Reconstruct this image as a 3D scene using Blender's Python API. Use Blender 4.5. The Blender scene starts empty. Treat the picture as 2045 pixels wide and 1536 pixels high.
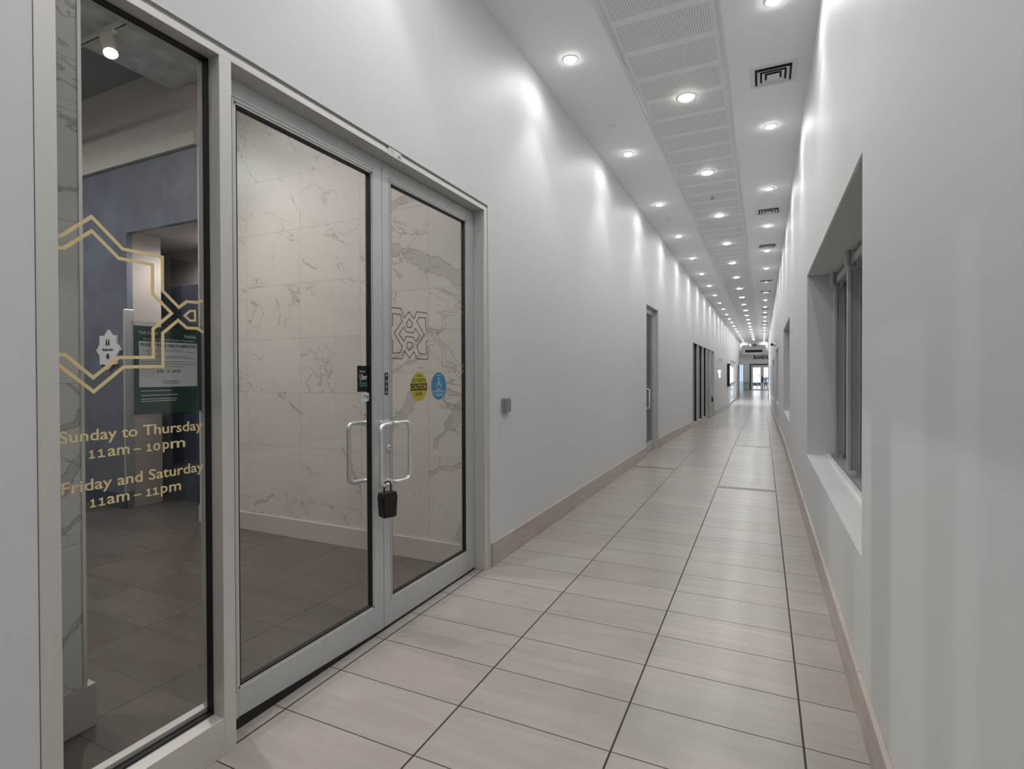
import bpy, bmesh, math, random
from mathutils import Vector, Matrix
random.seed(7)
S = bpy.context.scene
COL = S.collection
H = 1.317                      # eye height above the near floor; shapes below are given relative to the eye

# ------------------------------------------------------------------ camera
cd = bpy.data.cameras.new('camera'); cam = bpy.data.objects.new('camera', cd); COL.objects.link(cam)
F = 1066.0; TH = math.radians(25.2)
cd.sensor_width = 36.0; cd.lens = F / 2045 * 36.0
cd.clip_start = 0.02; cd.clip_end = 400
pitch = math.radians(0.5); roll = math.radians(-0.2)
cam.matrix_world = (Matrix.Translation((0, 0, H)) @ Matrix.Rotation(TH, 4, 'Z') @ Matrix.Rotation(math.pi/2 - pitch, 4, 'X')
                    @ Matrix.Rotation(roll, 4, 'Z'))
cd.shift_y = -(768 - 748.2 - F * math.tan(pitch)) / 2045
S.camera = cam

# ------------------------------------------------------------------ world, exposure
w = bpy.data.worlds.new('world'); S.world = w; w.use_nodes = True
bg = w.node_tree.nodes['Background']
bg.inputs[0].default_value = (0.86, 0.94, 1.0, 1); bg.inputs[1].default_value = 4.5
S.view_settings.view_transform = 'Standard'; S.view_settings.look = 'None'
S.view_settings.exposure = -0.14; S.view_settings.gamma = 1.0
try: S.view_settings.use_curve_mapping = False
except Exception: pass
S.cycles.use_denoising = True
S.cycles.max_bounces = 8; S.cycles.diffuse_bounces = 5; S.cycles.adaptive_threshold = 0.025; S.cycles.transparent_max_bounces = 16
S.cycles.sample_clamp_indirect = 4.0
S.cycles.caustics_reflective = False; S.cycles.caustics_refractive = False
CORRIDOR_W = 13.0     # wide beam of each corridor lamp
SCALLOP_W = 15.0       # narrow beam of the lamps by the walls

# ------------------------------------------------------------------ materials
def newmat(name):
    m = bpy.data.materials.new(name); m.use_nodes = True
    nt = m.node_tree; return m, nt, nt.nodes['Principled BSDF']
def pm(name, col, rough=0.6, metal=0.0, spec=None, noise=0.0, nscale=8.0, bump=0.0, stretch=(1, 1, 1)):
    m, nt, b = newmat(name)
    b.inputs['Base Color'].default_value = (*col, 1); b.inputs['Roughness'].default_value = rough
    b.inputs['Metallic'].default_value = metal
    if spec is not None: b.inputs['Specular IOR Level'].default_value = spec
    if noise or bump:
        tc = nt.nodes.new('ShaderNodeNewGeometry'); mp = nt.nodes.new('ShaderNodeMapping'); mp.inputs['Scale'].default_value = stretch
        nt.links.new(tc.outputs['Position'], mp.inputs[0])
        n = nt.nodes.new('ShaderNodeTexNoise'); n.inputs['Scale'].default_value = nscale; n.inputs['Detail'].default_value = 5
        nt.links.new(mp.outputs[0], n.inputs['Vector'])
        if noise:
            mx = nt.nodes.new('ShaderNodeMix'); mx.data_type = 'RGBA'
            mx.inputs[6].default_value = (*[c * (1 - noise) for c in col], 1)
            mx.inputs[7].default_value = (*[min(1, c * (1 + noise)) for c in col], 1)
            nt.links.new(n.outputs[0], mx.inputs[0]); nt.links.new(mx.outputs[2], b.inputs['Base Color'])
        if bump:
            bp = nt.nodes.new('ShaderNodeBump'); bp.inputs['Strength'].default_value = bump; bp.inputs['Distance'].default_value = 0.01
            nt.links.new(n.outputs[0], bp.inputs['Height']); nt.links.new(bp.outputs[0], b.inputs['Normal'])
    return m
def emit(name, col, s):
    m, nt, b = newmat(name)
    b.inputs['Base Color'].default_value = (*col, 1)
    b.inputs['Emission Color'].default_value = (*col, 1); b.inputs['Emission Strength'].default_value = s
    return m
def glassmat(name, tint=(0.955, 0.96, 0.96), k=1.0):
    m = bpy.data.materials.new(name); m.use_nodes = True; nt = m.node_tree; nt.nodes.clear()
    out = nt.nodes.new('ShaderNodeOutputMaterial'); mix = nt.nodes.new('ShaderNodeMixShader')
    tr = nt.nodes.new('ShaderNodeBsdfTransparent'); gl = nt.nodes.new('ShaderNodeBsdfGlossy'); fr = nt.nodes.new('ShaderNodeFresnel')
    ge = nt.nodes.new('ShaderNodeNewGeometry'); a = nt.nodes.new('ShaderNodeMath'); a.operation = 'SUBTRACT'; a.inputs[0].default_value = 1
    mu = nt.nodes.new('ShaderNodeMath'); mu.operation = 'MULTIPLY'; m2 = nt.nodes.new('ShaderNodeMath'); m2.operation = 'MULTIPLY'; m2.inputs[1].default_value = k
    tr.inputs[0].default_value = (*tint, 1); gl.inputs['Roughness'].default_value = 0.0; fr.inputs[0].default_value = 1.5
    nt.links.new(ge.outputs['Backfacing'], a.inputs[1]); nt.links.new(fr.outputs[0], mu.inputs[0]); nt.links.new(a.outputs[0], mu.inputs[1])
    nt.links.new(mu.outputs[0], m2.inputs[0]); nt.links.new(m2.outputs[0], mix.inputs[0])
    nt.links.new(tr.outputs[0], mix.inputs[1]); nt.links.new(gl.outputs[0], mix.inputs[2]); nt.links.new(mix.outputs[0], out.inputs[0])
    return m

class N:                      # tiny node-expression helper
    def __init__(s, nt): s.nt = nt
    def m(s, op, a, b=0.0, c=None):
        n = s.nt.nodes.new('ShaderNodeMath'); n.operation = op
        for i, v in enumerate((a, b, c)):
            if v is None: continue
            if isinstance(v, (int, float)): n.inputs[i].default_value = v
            else: s.nt.links.new(v, n.inputs[i])
        return n.outputs[0]
    def pos(s):
        g = s.nt.nodes.new('ShaderNodeNewGeometry'); x = s.nt.nodes.new('ShaderNodeSeparateXYZ'); s.nt.links.new(g.outputs['Position'], x.inputs[0])
        return g.outputs['Position'], x.outputs[0], x.outputs[1], x.outputs[2]
    def comb(s, x, y, z):
        n = s.nt.nodes.new('ShaderNodeCombineXYZ')
        for i, v in enumerate((x, y, z)):
            if isinstance(v, (int, float)): n.inputs[i].default_value = v
            else: s.nt.links.new(v, n.inputs[i])
        return n.outputs[0]
    def noise(s, vec, scale, detail=4, rough=0.55, dist=0.0):
        n = s.nt.nodes.new('ShaderNodeTexNoise'); n.inputs['Scale'].default_value = scale; n.inputs['Detail'].default_value = detail
        n.inputs['Roughness'].default_value = rough; n.inputs['Distortion'].default_value = dist
        s.nt.links.new(vec, n.inputs['Vector']); return n.outputs[0]
    def white(s, vec):
        n = s.nt.nodes.new('ShaderNodeTexWhiteNoise'); n.noise_dimensions = '3D'; s.nt.links.new(vec, n.inputs['Vector']); return n.outputs[0]
    def ramp(s, f, a, b, lo=0.0, hi=1.0):
        n = s.nt.nodes.new('ShaderNodeMapRange'); n.clamp = True; n.interpolation_type = 'SMOOTHSTEP'
        s.nt.links.new(f, n.inputs[0]); n.inputs[1].default_value = a; n.inputs[2].default_value = b; n.inputs[3].default_value = lo; n.inputs[4].default_value = hi
        return n.outputs[0]
    def mix(s, f, a, b):
        n = s.nt.nodes.new('ShaderNodeMix'); n.data_type = 'RGBA'
        if isinstance(f, (int, float)): n.inputs[0].default_value = f
        else: s.nt.links.new(f, n.inputs[0])
        for i, v in ((6, a), (7, b)):
            if isinstance(v, tuple): n.inputs[i].default_value = (*v, 1)
            else: s.nt.links.new(v, n.inputs[i])
        return n.outputs[2]
    def line(s, coord, off, pitch, half):       # 1 within `half` of each grid line
        t = s.m('FRACT', s.m('DIVIDE', s.m('SUBTRACT', coord, off), pitch))
        d = s.m('MULTIPLY', s.m('MINIMUM', t, s.m('SUBTRACT', 1.0, t)), pitch)
        return s.m('LESS_THAN', d, half)
    def cell(s, coord, off, pitch): return s.m('FLOOR', s.m('DIVIDE', s.m('SUBTRACT', coord, off), pitch))

def tile_floor(name, c1, c2, ox, px, oy, py, grout, half, rough, streak=(0.5, 6, 1)):
    m, nt, b = newmat(name); n = N(nt); P, X, Y, Z = n.pos()
    tid = n.comb(n.cell(X, ox, px), n.cell(Y, oy, py), 0.0)
    r = n.white(tid)
    v = n.comb(n.m('MULTIPLY', X, streak[0]), n.m('ADD', n.m('MULTIPLY', Y, streak[1]), n.m('MULTIPLY', r, 37.0)), n.m('MULTIPLY', r, 11.0))
    st = n.noise(v, 3.2, 6, 0.6, 0.6); cl = n.noise(P, 1.7, 3)
    f = n.m('ADD', n.m('MULTIPLY', st, 0.65), n.m('ADD', n.m('MULTIPLY', cl, 0.25), n.m('MULTIPLY', r, 0.16)))
    base = n.mix(n.ramp(f, 0.3, 0.88), c1, c2)
    tint = n.mix(n.ramp(n.white(n.comb(n.cell(Y, oy, py), n.cell(X, ox, px), 3.0)), 0.0, 1.0), (0.50, 0.48, 0.45), (0.50, 0.495, 0.50))
    mm = nt.nodes.new('ShaderNodeMix'); mm.data_type = 'RGBA'; mm.blend_type = 'OVERLAY'; mm.inputs[0].default_value = 0.35
    nt.links.new(base, mm.inputs[6]); nt.links.new(tint, mm.inputs[7]); base = mm.outputs[2]
    g = n.m('MAXIMUM', n.line(X, ox, px, half * 1.25), n.line(Y, oy, py, half * 0.75))
    nt.links.new(n.mix(g, base, grout), b.inputs['Base Color'])
    nt.links.new(n.m('ADD', rough, n.m('MULTIPLY', g, 0.4)), b.inputs['Roughness'])
    bp = nt.nodes.new('ShaderNodeBump'); bp.inputs['Strength'].default_value = 0.25; bp.inputs['Distance'].default_value = 0.002; bp.invert = True
    nt.links.new(g, bp.inputs['Height']); nt.links.new(bp.outputs[0], b.inputs['Normal'])
    return m

def marble(name, axis, ou, pu, oz, pz, veins=(), soft=1.0, base=(0.66, 0.62, 0.57)):
    """tiles of veined marble on a wall; axis = the horizontal axis of the wall; veins = bold bands given as ((u0,z0,u1,z1,width),...)"""
    m, nt, b = newmat(name); n = N(nt); P, X, Y, Z = n.pos(); U = X if axis == 'x' else Y
    cu, cz = n.cell(U, ou, pu), n.cell(Z, oz, pz)
    r = n.white(n.comb(cu, cz, 1.0))
    # a diagonal running vein network that starts anew in each tile
    vec = n.comb(n.m('ADD', n.m('ADD', n.m('MULTIPLY', U, 0.8), n.m('MULTIPLY', Z, -0.5)), n.m('MULTIPLY', r, 19.0)),
                 n.m('ADD', n.m('ADD', n.m('MULTIPLY', Z, 1.5), n.m('MULTIPLY', U, 0.9)), n.m('MULTIPLY', r, 7.0)), n.m('MULTIPLY', r, 5.0))
    a = n.noise(vec, 1.5, 7, 0.58, 0.8)
    v1 = n.ramp(n.m('ABSOLUTE', n.m('SUBTRACT', a, 0.5)), 0.0, 0.014, 1.0, 0.0)
    msk = n.ramp(n.noise(vec, 2.2, 2), 0.43, 0.60)
    v1 = n.m('MULTIPLY', v1, msk)
    cloud = n.ramp(n.noise(vec, 1.1, 4), 0.35, 0.75)
    col = n.mix(n.m('MULTIPLY', cloud, 0.35), base, (base[0] * 0.84, base[1] * 0.84, base[2] * 0.86))
    col = n.mix(n.m('MULTIPLY', v1, 0.75 * soft), col, (0.30, 0.27, 0.25))
    if veins:
        wob = n.m('MULTIPLY', n.m('SUBTRACT', n.noise(P, 5.0, 6, 0.65), 0.5), 0.16)
        wob2 = n.m('MULTIPLY', n.m('SUBTRACT', n.noise(n.comb(Z, X, Y), 6.0, 6, 0.65), 0.5), 0.16)
        uu = n.m('ADD', U, wob); zz = n.m('ADD', Z, wob2); tot = None; fine = None
        for (u0, z0, u1, z1, wd) in veins:
            du, dz = u1 - u0, z1 - z0; L2 = du * du + dz * dz
            t = n.m('DIVIDE', n.m('ADD', n.m('MULTIPLY', n.m('SUBTRACT', uu, u0), du), n.m('MULTIPLY', n.m('SUBTRACT', zz, z0 + H), dz)), L2)
            t = n.m('MINIMUM', n.m('MAXIMUM', t, 0.0), 1.0)
            dx = n.m('SUBTRACT', n.m('SUBTRACT', uu, u0), n.m('MULTIPLY', t, du)); dy = n.m('SUBTRACT', n.m('SUBTRACT', zz, z0 + H), n.m('MULTIPLY', t, dz))
            d = n.m('SQRT', n.m('ADD', n.m('MULTIPLY', dx, dx), n.m('MULTIPLY', dy, dy)))
            k = n.ramp(d, wd * 0.85, wd, 1.0, 0.0); e = n.ramp(n.m('ABSOLUTE', n.m('SUBTRACT', d, wd * 0.85)), 0.0, 0.006, 1.0, 0.0)
            tot = k if tot is None else n.m('MAXIMUM', tot, k); fine = e if fine is None else n.m('MAXIMUM', fine, e)
        col = n.mix(n.m('MULTIPLY', tot, n.ramp(n.noise(P, 7, 5), 0.2, 0.8, 0.25, 0.6)), col, (0.36, 0.33, 0.31))
        col = n.mix(n.m('MULTIPLY', fine, 0.5), col, (0.24, 0.21, 0.19))
    g = n.m('MAXIMUM', n.line(U, ou, pu, 0.0018), n.line(Z, oz, pz, 0.0018))
    col = n.mix(n.m('MULTIPLY', g, 0.55), col, (0.30, 0.28, 0.26))
    nt.links.new(col, b.inputs['Base Color']); b.inputs['Roughness'].default_value = 0.34
    return m

M = {}
M['wall'] = pm('painted_wall', (0.70, 0.705, 0.715), 0.55, noise=0.02, nscale=1.3, bump=0.02)
M['ceil'] = pm('ceiling_paint', (0.92, 0.92, 0.91), 0.8)
M['reveal'] = pm('reveal_paint', (0.66, 0.66, 0.65), 0.6)
M['sill'] = pm('sill_gloss', (0.80, 0.80, 0.79), 0.35)
M['floor'] = tile_floor('corridor_tile', (0.375, 0.342, 0.312), (0.46, 0.426, 0.395), 0.13, 0.612, 2.125, 0.3055, (0.02, 0.016, 0.014), 0.0029, 0.25)
M['dfloor'] = tile_floor('shop_tile', (0.085, 0.071, 0.063), (0.145, 0.125, 0.112), 0.13, 0.612, 2.0, 0.3055, (0.035, 0.03, 0.027), 0.0022, 0.3)
M['base'] = None
M['alu'] = pm('anodised_aluminium', (0.68, 0.66, 0.64), 0.42, 0.35, noise=0.03, nscale=30, stretch=(1, 1, 0.05))
M['alu2'] = pm('door_aluminium', (0.58, 0.60, 0.60), 0.40, 0.35, noise=0.03, nscale=30, stretch=(1, 1, 0.05))
M['steel'] = pm('brushed_steel', (0.80, 0.80, 0.785), 0.36, 0.75)
M['black'] = pm('black_rubber', (0.006, 0.006, 0.006), 0.6)
M['blackp'] = pm('black_plastic', (0.008, 0.008, 0.009), 0.38)
M['glass'] = glassmat('clear_glass')
M['gold'] = pm('gold_vinyl', (0.80, 0.66, 0.34), 0.5, 0.0)
M['goldfade'] = pm('bronze_vinyl', (0.13, 0.105, 0.055), 0.4, 0.3)
M['goldpale'] = pm('pale_gold_vinyl', (0.47, 0.40, 0.27), 0.4, 0.3)
M['white'] = pm('white_plastic', (0.80, 0.80, 0.79), 0.4)
M['paper'] = pm('paper', (0.70, 0.69, 0.65), 0.7)
M['green'] = pm('poster_green', (0.018, 0.055, 0.036), 0.5)
M['ink'] = pm('ink', (0.03, 0.03, 0.035), 0.6)
M['stblack'] = pm('sticker_black', (0.006, 0.006, 0.007), 0.35)
M['stgreen'] = pm('sticker_green', (0.07, 0.30, 0.12), 0.5)
M['styellow'] = pm('sticker_yellow', (0.44, 0.38, 0.035), 0.5)
M['stblue'] = pm('sticker_blue', (0.055, 0.21, 0.36), 0.5)
M['stlight'] = pm('sticker_pale_print', (0.45, 0.62, 0.72), 0.5)
M['stwhite'] = pm('sticker_white', (0.68, 0.70, 0.68), 0.5)
M['bluewall'] = pm('blue_plaster', (0.135, 0.158, 0.20), 0.45, noise=0.45, nscale=4, bump=0.15)
M['beige'] = pm('beige_wall', (0.42, 0.37, 0.33), 0.7)
M['darkblue'] = pm('navy_panel', (0.035, 0.05, 0.08), 0.4)
M['dark'] = pm('charcoal_ceiling', (0.14, 0.14, 0.145), 0.7)
M['concrete'] = pm('rough_concrete', (0.52, 0.56, 0.55), 0.75, noise=0.6, nscale=7, bump=0.8)
M['trackm'] = pm('track_paint', (0.62, 0.59, 0.53), 0.5)
M['lens'] = emit('lamp_lens', (1.0, 0.985, 0.96), 60.0)
M['trim'] = pm('lamp_trim', (0.75, 0.75, 0.74), 0.35)
M['vdark'] = pm('vent_throat', (0.02, 0.02, 0.02), 0.8)
M['shutter'] = pm('shutter_panel', (0.36, 0.365, 0.355), 0.5)
M['rail'] = pm('rail_grey', (0.50, 0.50, 0.49), 0.5)
M['tintglass'] = pm('dark_glass', (0.03, 0.033, 0.035), 0.12)
M['btn'] = pm('button_steel', (0.34, 0.34, 0.35), 0.4, 0.6)
M['greystrip'] = pm('dark_tile_strip', (0.20, 0.185, 0.17), 0.4)
M['outside'] = pm('pale_paving', (0.55, 0.56, 0.53), 0.8, noise=0.1)
M['frosty'] = glassmat('blue_tinted_glass', (0.42, 0.48, 0.56))
M['framegrey'] = pm('grey_frame', (0.42, 0.43, 0.42), 0.45, 0.5)
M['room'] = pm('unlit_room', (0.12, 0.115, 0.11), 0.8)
M['skin'] = pm('skin', (0.42, 0.27, 0.2), 0.6)
M['cloth'] = pm('navy_cloth', (0.06, 0.11, 0.17), 0.8)
M['cloth2'] = pm('dark_trousers', (0.03, 0.035, 0.05), 0.8)
M['grille'] = None
def _m():
    m, nt, b = newmat('base_tile'); n = N(nt); P, X, Y, Z = n.pos()
    st = n.noise(n.comb(X, n.m('MULTIPLY', Y, 1.0), n.m('MULTIPLY', Z, 9.0)), 3, 4)
    col = n.mix(n.ramp(st, 0.3, 0.7), (0.44, 0.392, 0.345), (0.53, 0.475, 0.42))
    col = n.mix(n.line(Y, 2.43, 0.611, 0.0022), col, (0.22, 0.19, 0.16)); nt.links.new(col, b.inputs['Base Color']); b.inputs['Roughness'].default_value = 0.4
    M['base'] = m
    m, nt, b = newmat('slotted_ceiling_panel'); n = N(nt); P, X, Y, Z = n.pos()
    slot = n.m('GREATER_THAN', n.m('FRACT', n.m('DIVIDE', n.m('ADD', X, 5.0), 0.0172)), 0.58)
    t = n.m('FRACT', n.m('DIVIDE', n.m('SUBTRACT', Y, 4.20 - 8.16), 0.408))
    inb = n.m('MULTIPLY', n.m('GREATER_THAN', t, 0.09), n.m('LESS_THAN', t, 0.91))
    inx = n.m('MULTIPLY', n.m('GREATER_THAN', X, -0.975), n.m('LESS_THAN', X, -0.325))
    f = n.m('MULTIPLY', slot, n.m('MULTIPLY', inb, inx))
    nt.links.new(n.mix(f, (0.86, 0.86, 0.845), (0.58, 0.58, 0.57)), b.inputs['Base Color']); b.inputs['Roughness'].default_value = 0.7
    bp = nt.nodes.new('ShaderNodeBump'); bp.invert = True; bp.inputs['Distance'].default_value = 0.004; bp.inputs['Strength'].default_value = 0.3
    nt.links.new(f, bp.inputs['Height']); nt.links.new(bp.outputs[0], b.inputs['Normal'])
    M['grille'] = m
_m()
M['marbleL'] = marble('marble_shop_wall', 'x', -2.14, 0.615, -0.58 + H, 0.44, soft=0.9,
    veins=((-2.93, -0.58, -2.80, -0.80, 0.012), (-2.86, -0.70, -2.66, -1.08, 0.016), (-3.35, 0.95, -3.2, 0.85, 0.006), (-3.5, -0.2, -3.35, -0.33, 0.006), (-3.9, -1.1, -3.7, -1.0, 0.010)))
M['marbleR'] = marble('marble_shop_wall_bold', 'x', -2.14, 0.615, 0.016 + H, 0.593, soft=1.0,
    veins=((-2.50, 0.98, -2.28, 0.86, 0.030), (-2.28, 0.86, -1.86, 0.66, 0.055), (-2.52, 1.22, -2.18, 1.30, 0.040),
           (-2.50, 0.08, -2.12, 0.30, 0.016), (-2.72, -0.12, -2.2, 0.14, 0.010), (-2.45, -0.38, -2.24, -0.12, 0.05),
           (-2.10, -0.52, -1.95, -0.30, 0.010), (-1.95, -0.34, -1.84, -0.18, 0.05), (-2.13, -0.70, -1.86, -0.60, 0.018),
           (-1.93, -1.16, -1.84, -1.04, 0.05), (-2.70, -0.14, -2.60, -0.40, 0.03)))
M['marbleN'] = marble('marble_column', 'y', 0.2, 1.2, -0.62 + H, 0.593, soft=1.0, base=(0.76, 0.74, 0.71),
    veins=((0.98, -0.30, 1.12, -0.12, 0.012), (0.95, -0.62, 1.12, -0.50, 0.012), (1.0, -1.02, 1.12, -0.86, 0.010), (0.95, 0.62, 1.12, 0.70, 0.006), (0.97, -0.48, 1.1, -0.30, 0.02)))

# ------------------------------------------------------------------ object helpers
WL = {}
def tag(o, label=None, cat=None, group=None, kind=None):
    if label: o['label'] = label
    if cat: o['category'] = cat
    if group: o['group'] = group
    if kind: o['kind'] = kind
    return o
def thing(name, loc, label=None, cat=None, group=None, kind=None):
    o = bpy.data.objects.new(name, None); COL.objects.link(o); o.empty_display_size = 0.05
    p = Vector(loc) + Vector((0, 0, H)); o.location = p; WL[o.name] = p
    return tag(o, label, cat, group, kind)
class MB:
    def __init__(s): s.b = bmesh.new()
    def box(s, x0, x1, y0, y1, z0, z1, rot=None, piv=None):
        vs = [s.b.verts.new((x, y, z)) for x in (x0, x1) for y in (y0, y1) for z in (z0, z1)]
        for f in ((0, 1, 3, 2), (4, 6, 7, 5), (0, 4, 5, 1), (2, 3, 7, 6), (0, 2, 6, 4), (1, 5, 7, 3)): s.b.faces.new([vs[i] for i in f])
        if rot is not None: bmesh.ops.rotate(s.b, verts=vs, cent=piv or (0, 0, 0), matrix=rot)
        return s
    def hexa(s, pts):            # 8 corners: bottom four then top four, same winding
        vs = [s.b.verts.new(p) for p in pts]
        for f in ((3, 2, 1, 0), (4, 5, 6, 7), (0, 1, 5, 4), (1, 2, 6, 5), (2, 3, 7, 6), (3, 0, 4, 7)): s.b.faces.new([vs[i] for i in f])
        return s
    def prism(s, poly, fn, d0, d1):      # polygon (u,v) extruded between depths; fn(u,v,d)->xyz
        a = [s.b.verts.new(fn(u, v, d0)) for u, v in poly]; c = [s.b.verts.new(fn(u, v, d1)) for u, v in poly]; k = len(poly)
        s.b.faces.new(a[::-1]); s.b.faces.new(c)
        for i in range(k): s.b.faces.new((a[i], a[(i + 1) % k], c[(i + 1) % k], c[i]))
        return s
    def tube(s, pts, r, seg=12, cap=True):
        pts = [Vector(p) for p in pts]; rings = []; up = None
        for i, p in enumerate(pts):
            t = ((pts[min(i + 1, len(pts) - 1)] - p).normalized() + (p - pts[max(i - 1, 0)]).normalized()).normalized()
            if up is None: up = t.orthogonal().normalized()
            up = (up - t * up.dot(t)).normalized(); v = t.cross(up); rr = r[i] if isinstance(r, (list, tuple)) else r
            rings.append([s.b.verts.new(p + (up * math.cos(2 * math.pi * k / seg) + v * math.sin(2 * math.pi * k / seg)) * rr) for k in range(seg)])
        for a, c in zip(rings, rings[1:]):
            for k in range(seg): s.b.faces.new((a[k], a[(k + 1) % seg], c[(k + 1) % seg], c[k]))
        if cap: s.b.faces.new(rings[0][::-1]); s.b.faces.new(rings[-1])
        return s
    def lathe(s, prof, c, seg=32, axis='z'):
        rings = []
        for r, z in prof:
            ring = []
            for k in range(seg):
                a = 2 * math.pi * k / seg; u, v = r * math.cos(a), r * math.sin(a)
                ring.append(s.b.verts.new((c[0] + u, c[1] + v, c[2] + z) if axis == 'z' else (c[0] + z, c[1] + u, c[2] + v) if axis == 'x' else (c[0] + u, c[1] + z, c[2] + v)))
            rings.append(ring)
        for a, b2 in zip(rings, rings[1:]):
            for k in range(seg): s.b.faces.new((a[k], a[(k + 1) % seg], b2[(k + 1) % seg], b2[k]))
        s.b.faces.new(rings[0][::-1]); s.b.faces.new(rings[-1])
        return s
    def build(s, name, mat, parent=None, bevel=0.0, smooth=False, origin=None):
        bmesh.ops.recalc_face_normals(s.b, faces=s.b.faces[:])
        co = [v.co.copy() for v in s.b.verts]
        if parent is not None: base = WL[parent.name]
        elif origin is not None: base = Vector(origin) + Vector((0, 0, H))
        else:
            base = Vector(((min(c.x for c in co) + max(c.x for c in co)) / 2, (min(c.y for c in co) + max(c.y for c in co)) / 2, min(c.z for c in co) + H))
        for v in s.b.verts: v.co += Vector((0, 0, H)) - base
        me = bpy.data.meshes.new(name); s.b.to_mesh(me); s.b.free()
        me.materials.append(mat)
        if smooth:
            for p in me.polygons: p.use_smooth = True
        o = bpy.data.objects.new(name, me); COL.objects.link(o)
        if parent is not None: o.parent = parent; WL[o.name] = base
        else: o.location = base; WL[o.name] = base
        if smooth:
            try: md = o.modifiers.new('edges', 'EDGE_SPLIT'); md.split_angle = math.radians(40)
            except Exception: pass
        if bevel:
            md = o.modifiers.new('bevel', 'BEVEL'); md.width = bevel; md.segments = 2; md.limit_method = 'ANGLE'; md.angle_limit = math.radians(40)
        return o
def bx(name, mat, dims, parent=None, bevel=0.0): return MB().box(*dims).build(name, mat, parent, bevel)
def struct(o, label, cat): return tag(o, label, cat, kind='structure')
def rpath(pts, rad, n=6):         # round the corners of a polyline
    pts = [Vector(p) for p in pts]; out = [pts[0]]
    for a, b, c in zip(pts, pts[1:], pts[2:]):
        r = min(rad, (a - b).length * 0.48, (c - b).length * 0.48); p0 = b + (a - b).normalized() * r; p1 = b + (c - b).normalized() * r
        for k in range(n + 1):
            t = k / n; out.append(p0 * (1 - t) ** 2 + b * 2 * t * (1 - t) + p1 * t * t)
    out.append(pts[-1]); return out
def text(name, s, mat, parent, c, width, height, face='x', depth=0.0004, bold=0.0, loc_top=None):
    """lettering stretched to width x height, centred on c; face 'x' reads along +Y facing +X, 'y' reads along +X facing -Y"""
    cu = bpy.data.curves.new(name, 'FONT'); cu.body = s; cu.size = 1.0; cu.offset = bold; cu.extrude = 0.02; cu.resolution_u = 3
    o = bpy.data.objects.new('tmp', cu); COL.objects.link(o)
    dg = bpy.context.evaluated_depsgraph_get(); me = bpy.data.meshes.new_from_object(o.evaluated_get(dg)); COL.objects.unlink(o); bpy.data.objects.remove(o)
    xs = [v.co.x for v in me.vertices]; ys = [v.co.y for v in me.vertices]
    x0, x1, y0, y1 = min(xs), max(xs), min(ys), max(ys); base = WL[parent.name] if parent else Vector((c[0], c[1], c[2] + H))
    for v in me.vertices:
        u = (v.co.x - (x0 + x1) / 2) / (x1 - x0) * width; h = (v.co.y - (y0 + y1) / 2) / (y1 - y0) * height; d = depth * (1 if v.co.z > 0 else 0)
        p = Vector((c[0] + d, c[1] + u, c[2] + h + H)) if face == 'x' else Vector((c[0] + u, c[1] - d, c[2] + h + H))
        v.co = p - base
    me.name = name; me.materials.clear(); me.materials.append(mat)
    o = bpy.data.objects.new(name, me); COL.objects.link(o); WL[o.name] = base
    if parent: o.parent = parent
    else: o.location = base
    return o
def px(u, v, X):                   # where the ray through a point of the photograph meets the wall plane x = X  -> (Y, Z)
    zc = X * F / (math.cos(TH) * (u - 1524.0)); return ((zc + X * math.sin(TH)) / math.cos(TH), -(v - 746.5) * zc / F)
def strip(m, pts, wd, x0, x1, closed=False):      # flat band along a polyline in a plane facing +X
    pts = [Vector(p) for p in pts]; k = len(pts); L = []; R = []
    for i in range(k):
        a = pts[(i - 1) % k] if (closed or i > 0) else None; b = pts[(i + 1) % k] if (closed or i < k - 1) else None
        d1 = (pts[i] - a).normalized() if a is not None else (b - pts[i]).normalized(); d2 = (b - pts[i]).normalized() if b is not None else d1
        n1 = Vector((-d1.y, d1.x)); n2 = Vector((-d2.y, d2.x)); nn = (n1 + n2)
        nn = nn.normalized() if nn.length > 1e-4 else n1; s = wd / 2 / max(0.35, nn.dot(n1)); L.append(pts[i] + nn * s); R.append(pts[i] - nn * s)
    seg = range(k) if closed else range(k - 1)
    for i in seg:
        j = (i + 1) % k; m.prism([(L[i].x, L[i].y), (L[j].x, L[j].y), (R[j].x, R[j].y), (R[i].x, R[i].y)], lambda u, v, d: (d, u, v), x0, x1)

# ------------------------------------------------------------------ the corridor
YB, YE = -6.0, 46.0            # near end (behind the camera), bulkhead
XL, XR, ZC = -1.69, 0.345, 2.48
Y1, Y2, DROP = 10.7, 29.0, 0.44
YD = 63.2
def fz(y): return -H - max(0.0, min(1.0, (y - Y1) / (Y2 - Y1))) * DROP
def floor_mesh(x0, x1, ys, th=0.1):
    m = MB()
    for a, b in zip(ys, ys[1:]):
        m.hexa([(x0, a, fz(a) - th), (x1, a, fz(a) - th), (x1, b, fz(b) - th), (x0, b, fz(b) - th), (x0, a, fz(a)), (x1, a, fz(a)), (x1, b, fz(b)), (x0, b, fz(b))])
    bmesh.ops.remove_doubles(m.b, verts=m.b.verts[:], dist=1e-5)
    return m
struct(floor_mesh(-1.80, XR + 0.05, [YB, Y1, Y2, YE]).build('floor', M['floor']), 'beige rectangular stone-look tile floor with dark joints running down the long corridor and its gentle ramp', 'floor')
struct(MB().box(-3.2, 1.6, YE, YD, -H - DROP - 0.1, -H - DROP).build('floor', M['floor']), 'pale shiny tile floor of the lobby at the far end of the corridor', 'floor')
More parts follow.
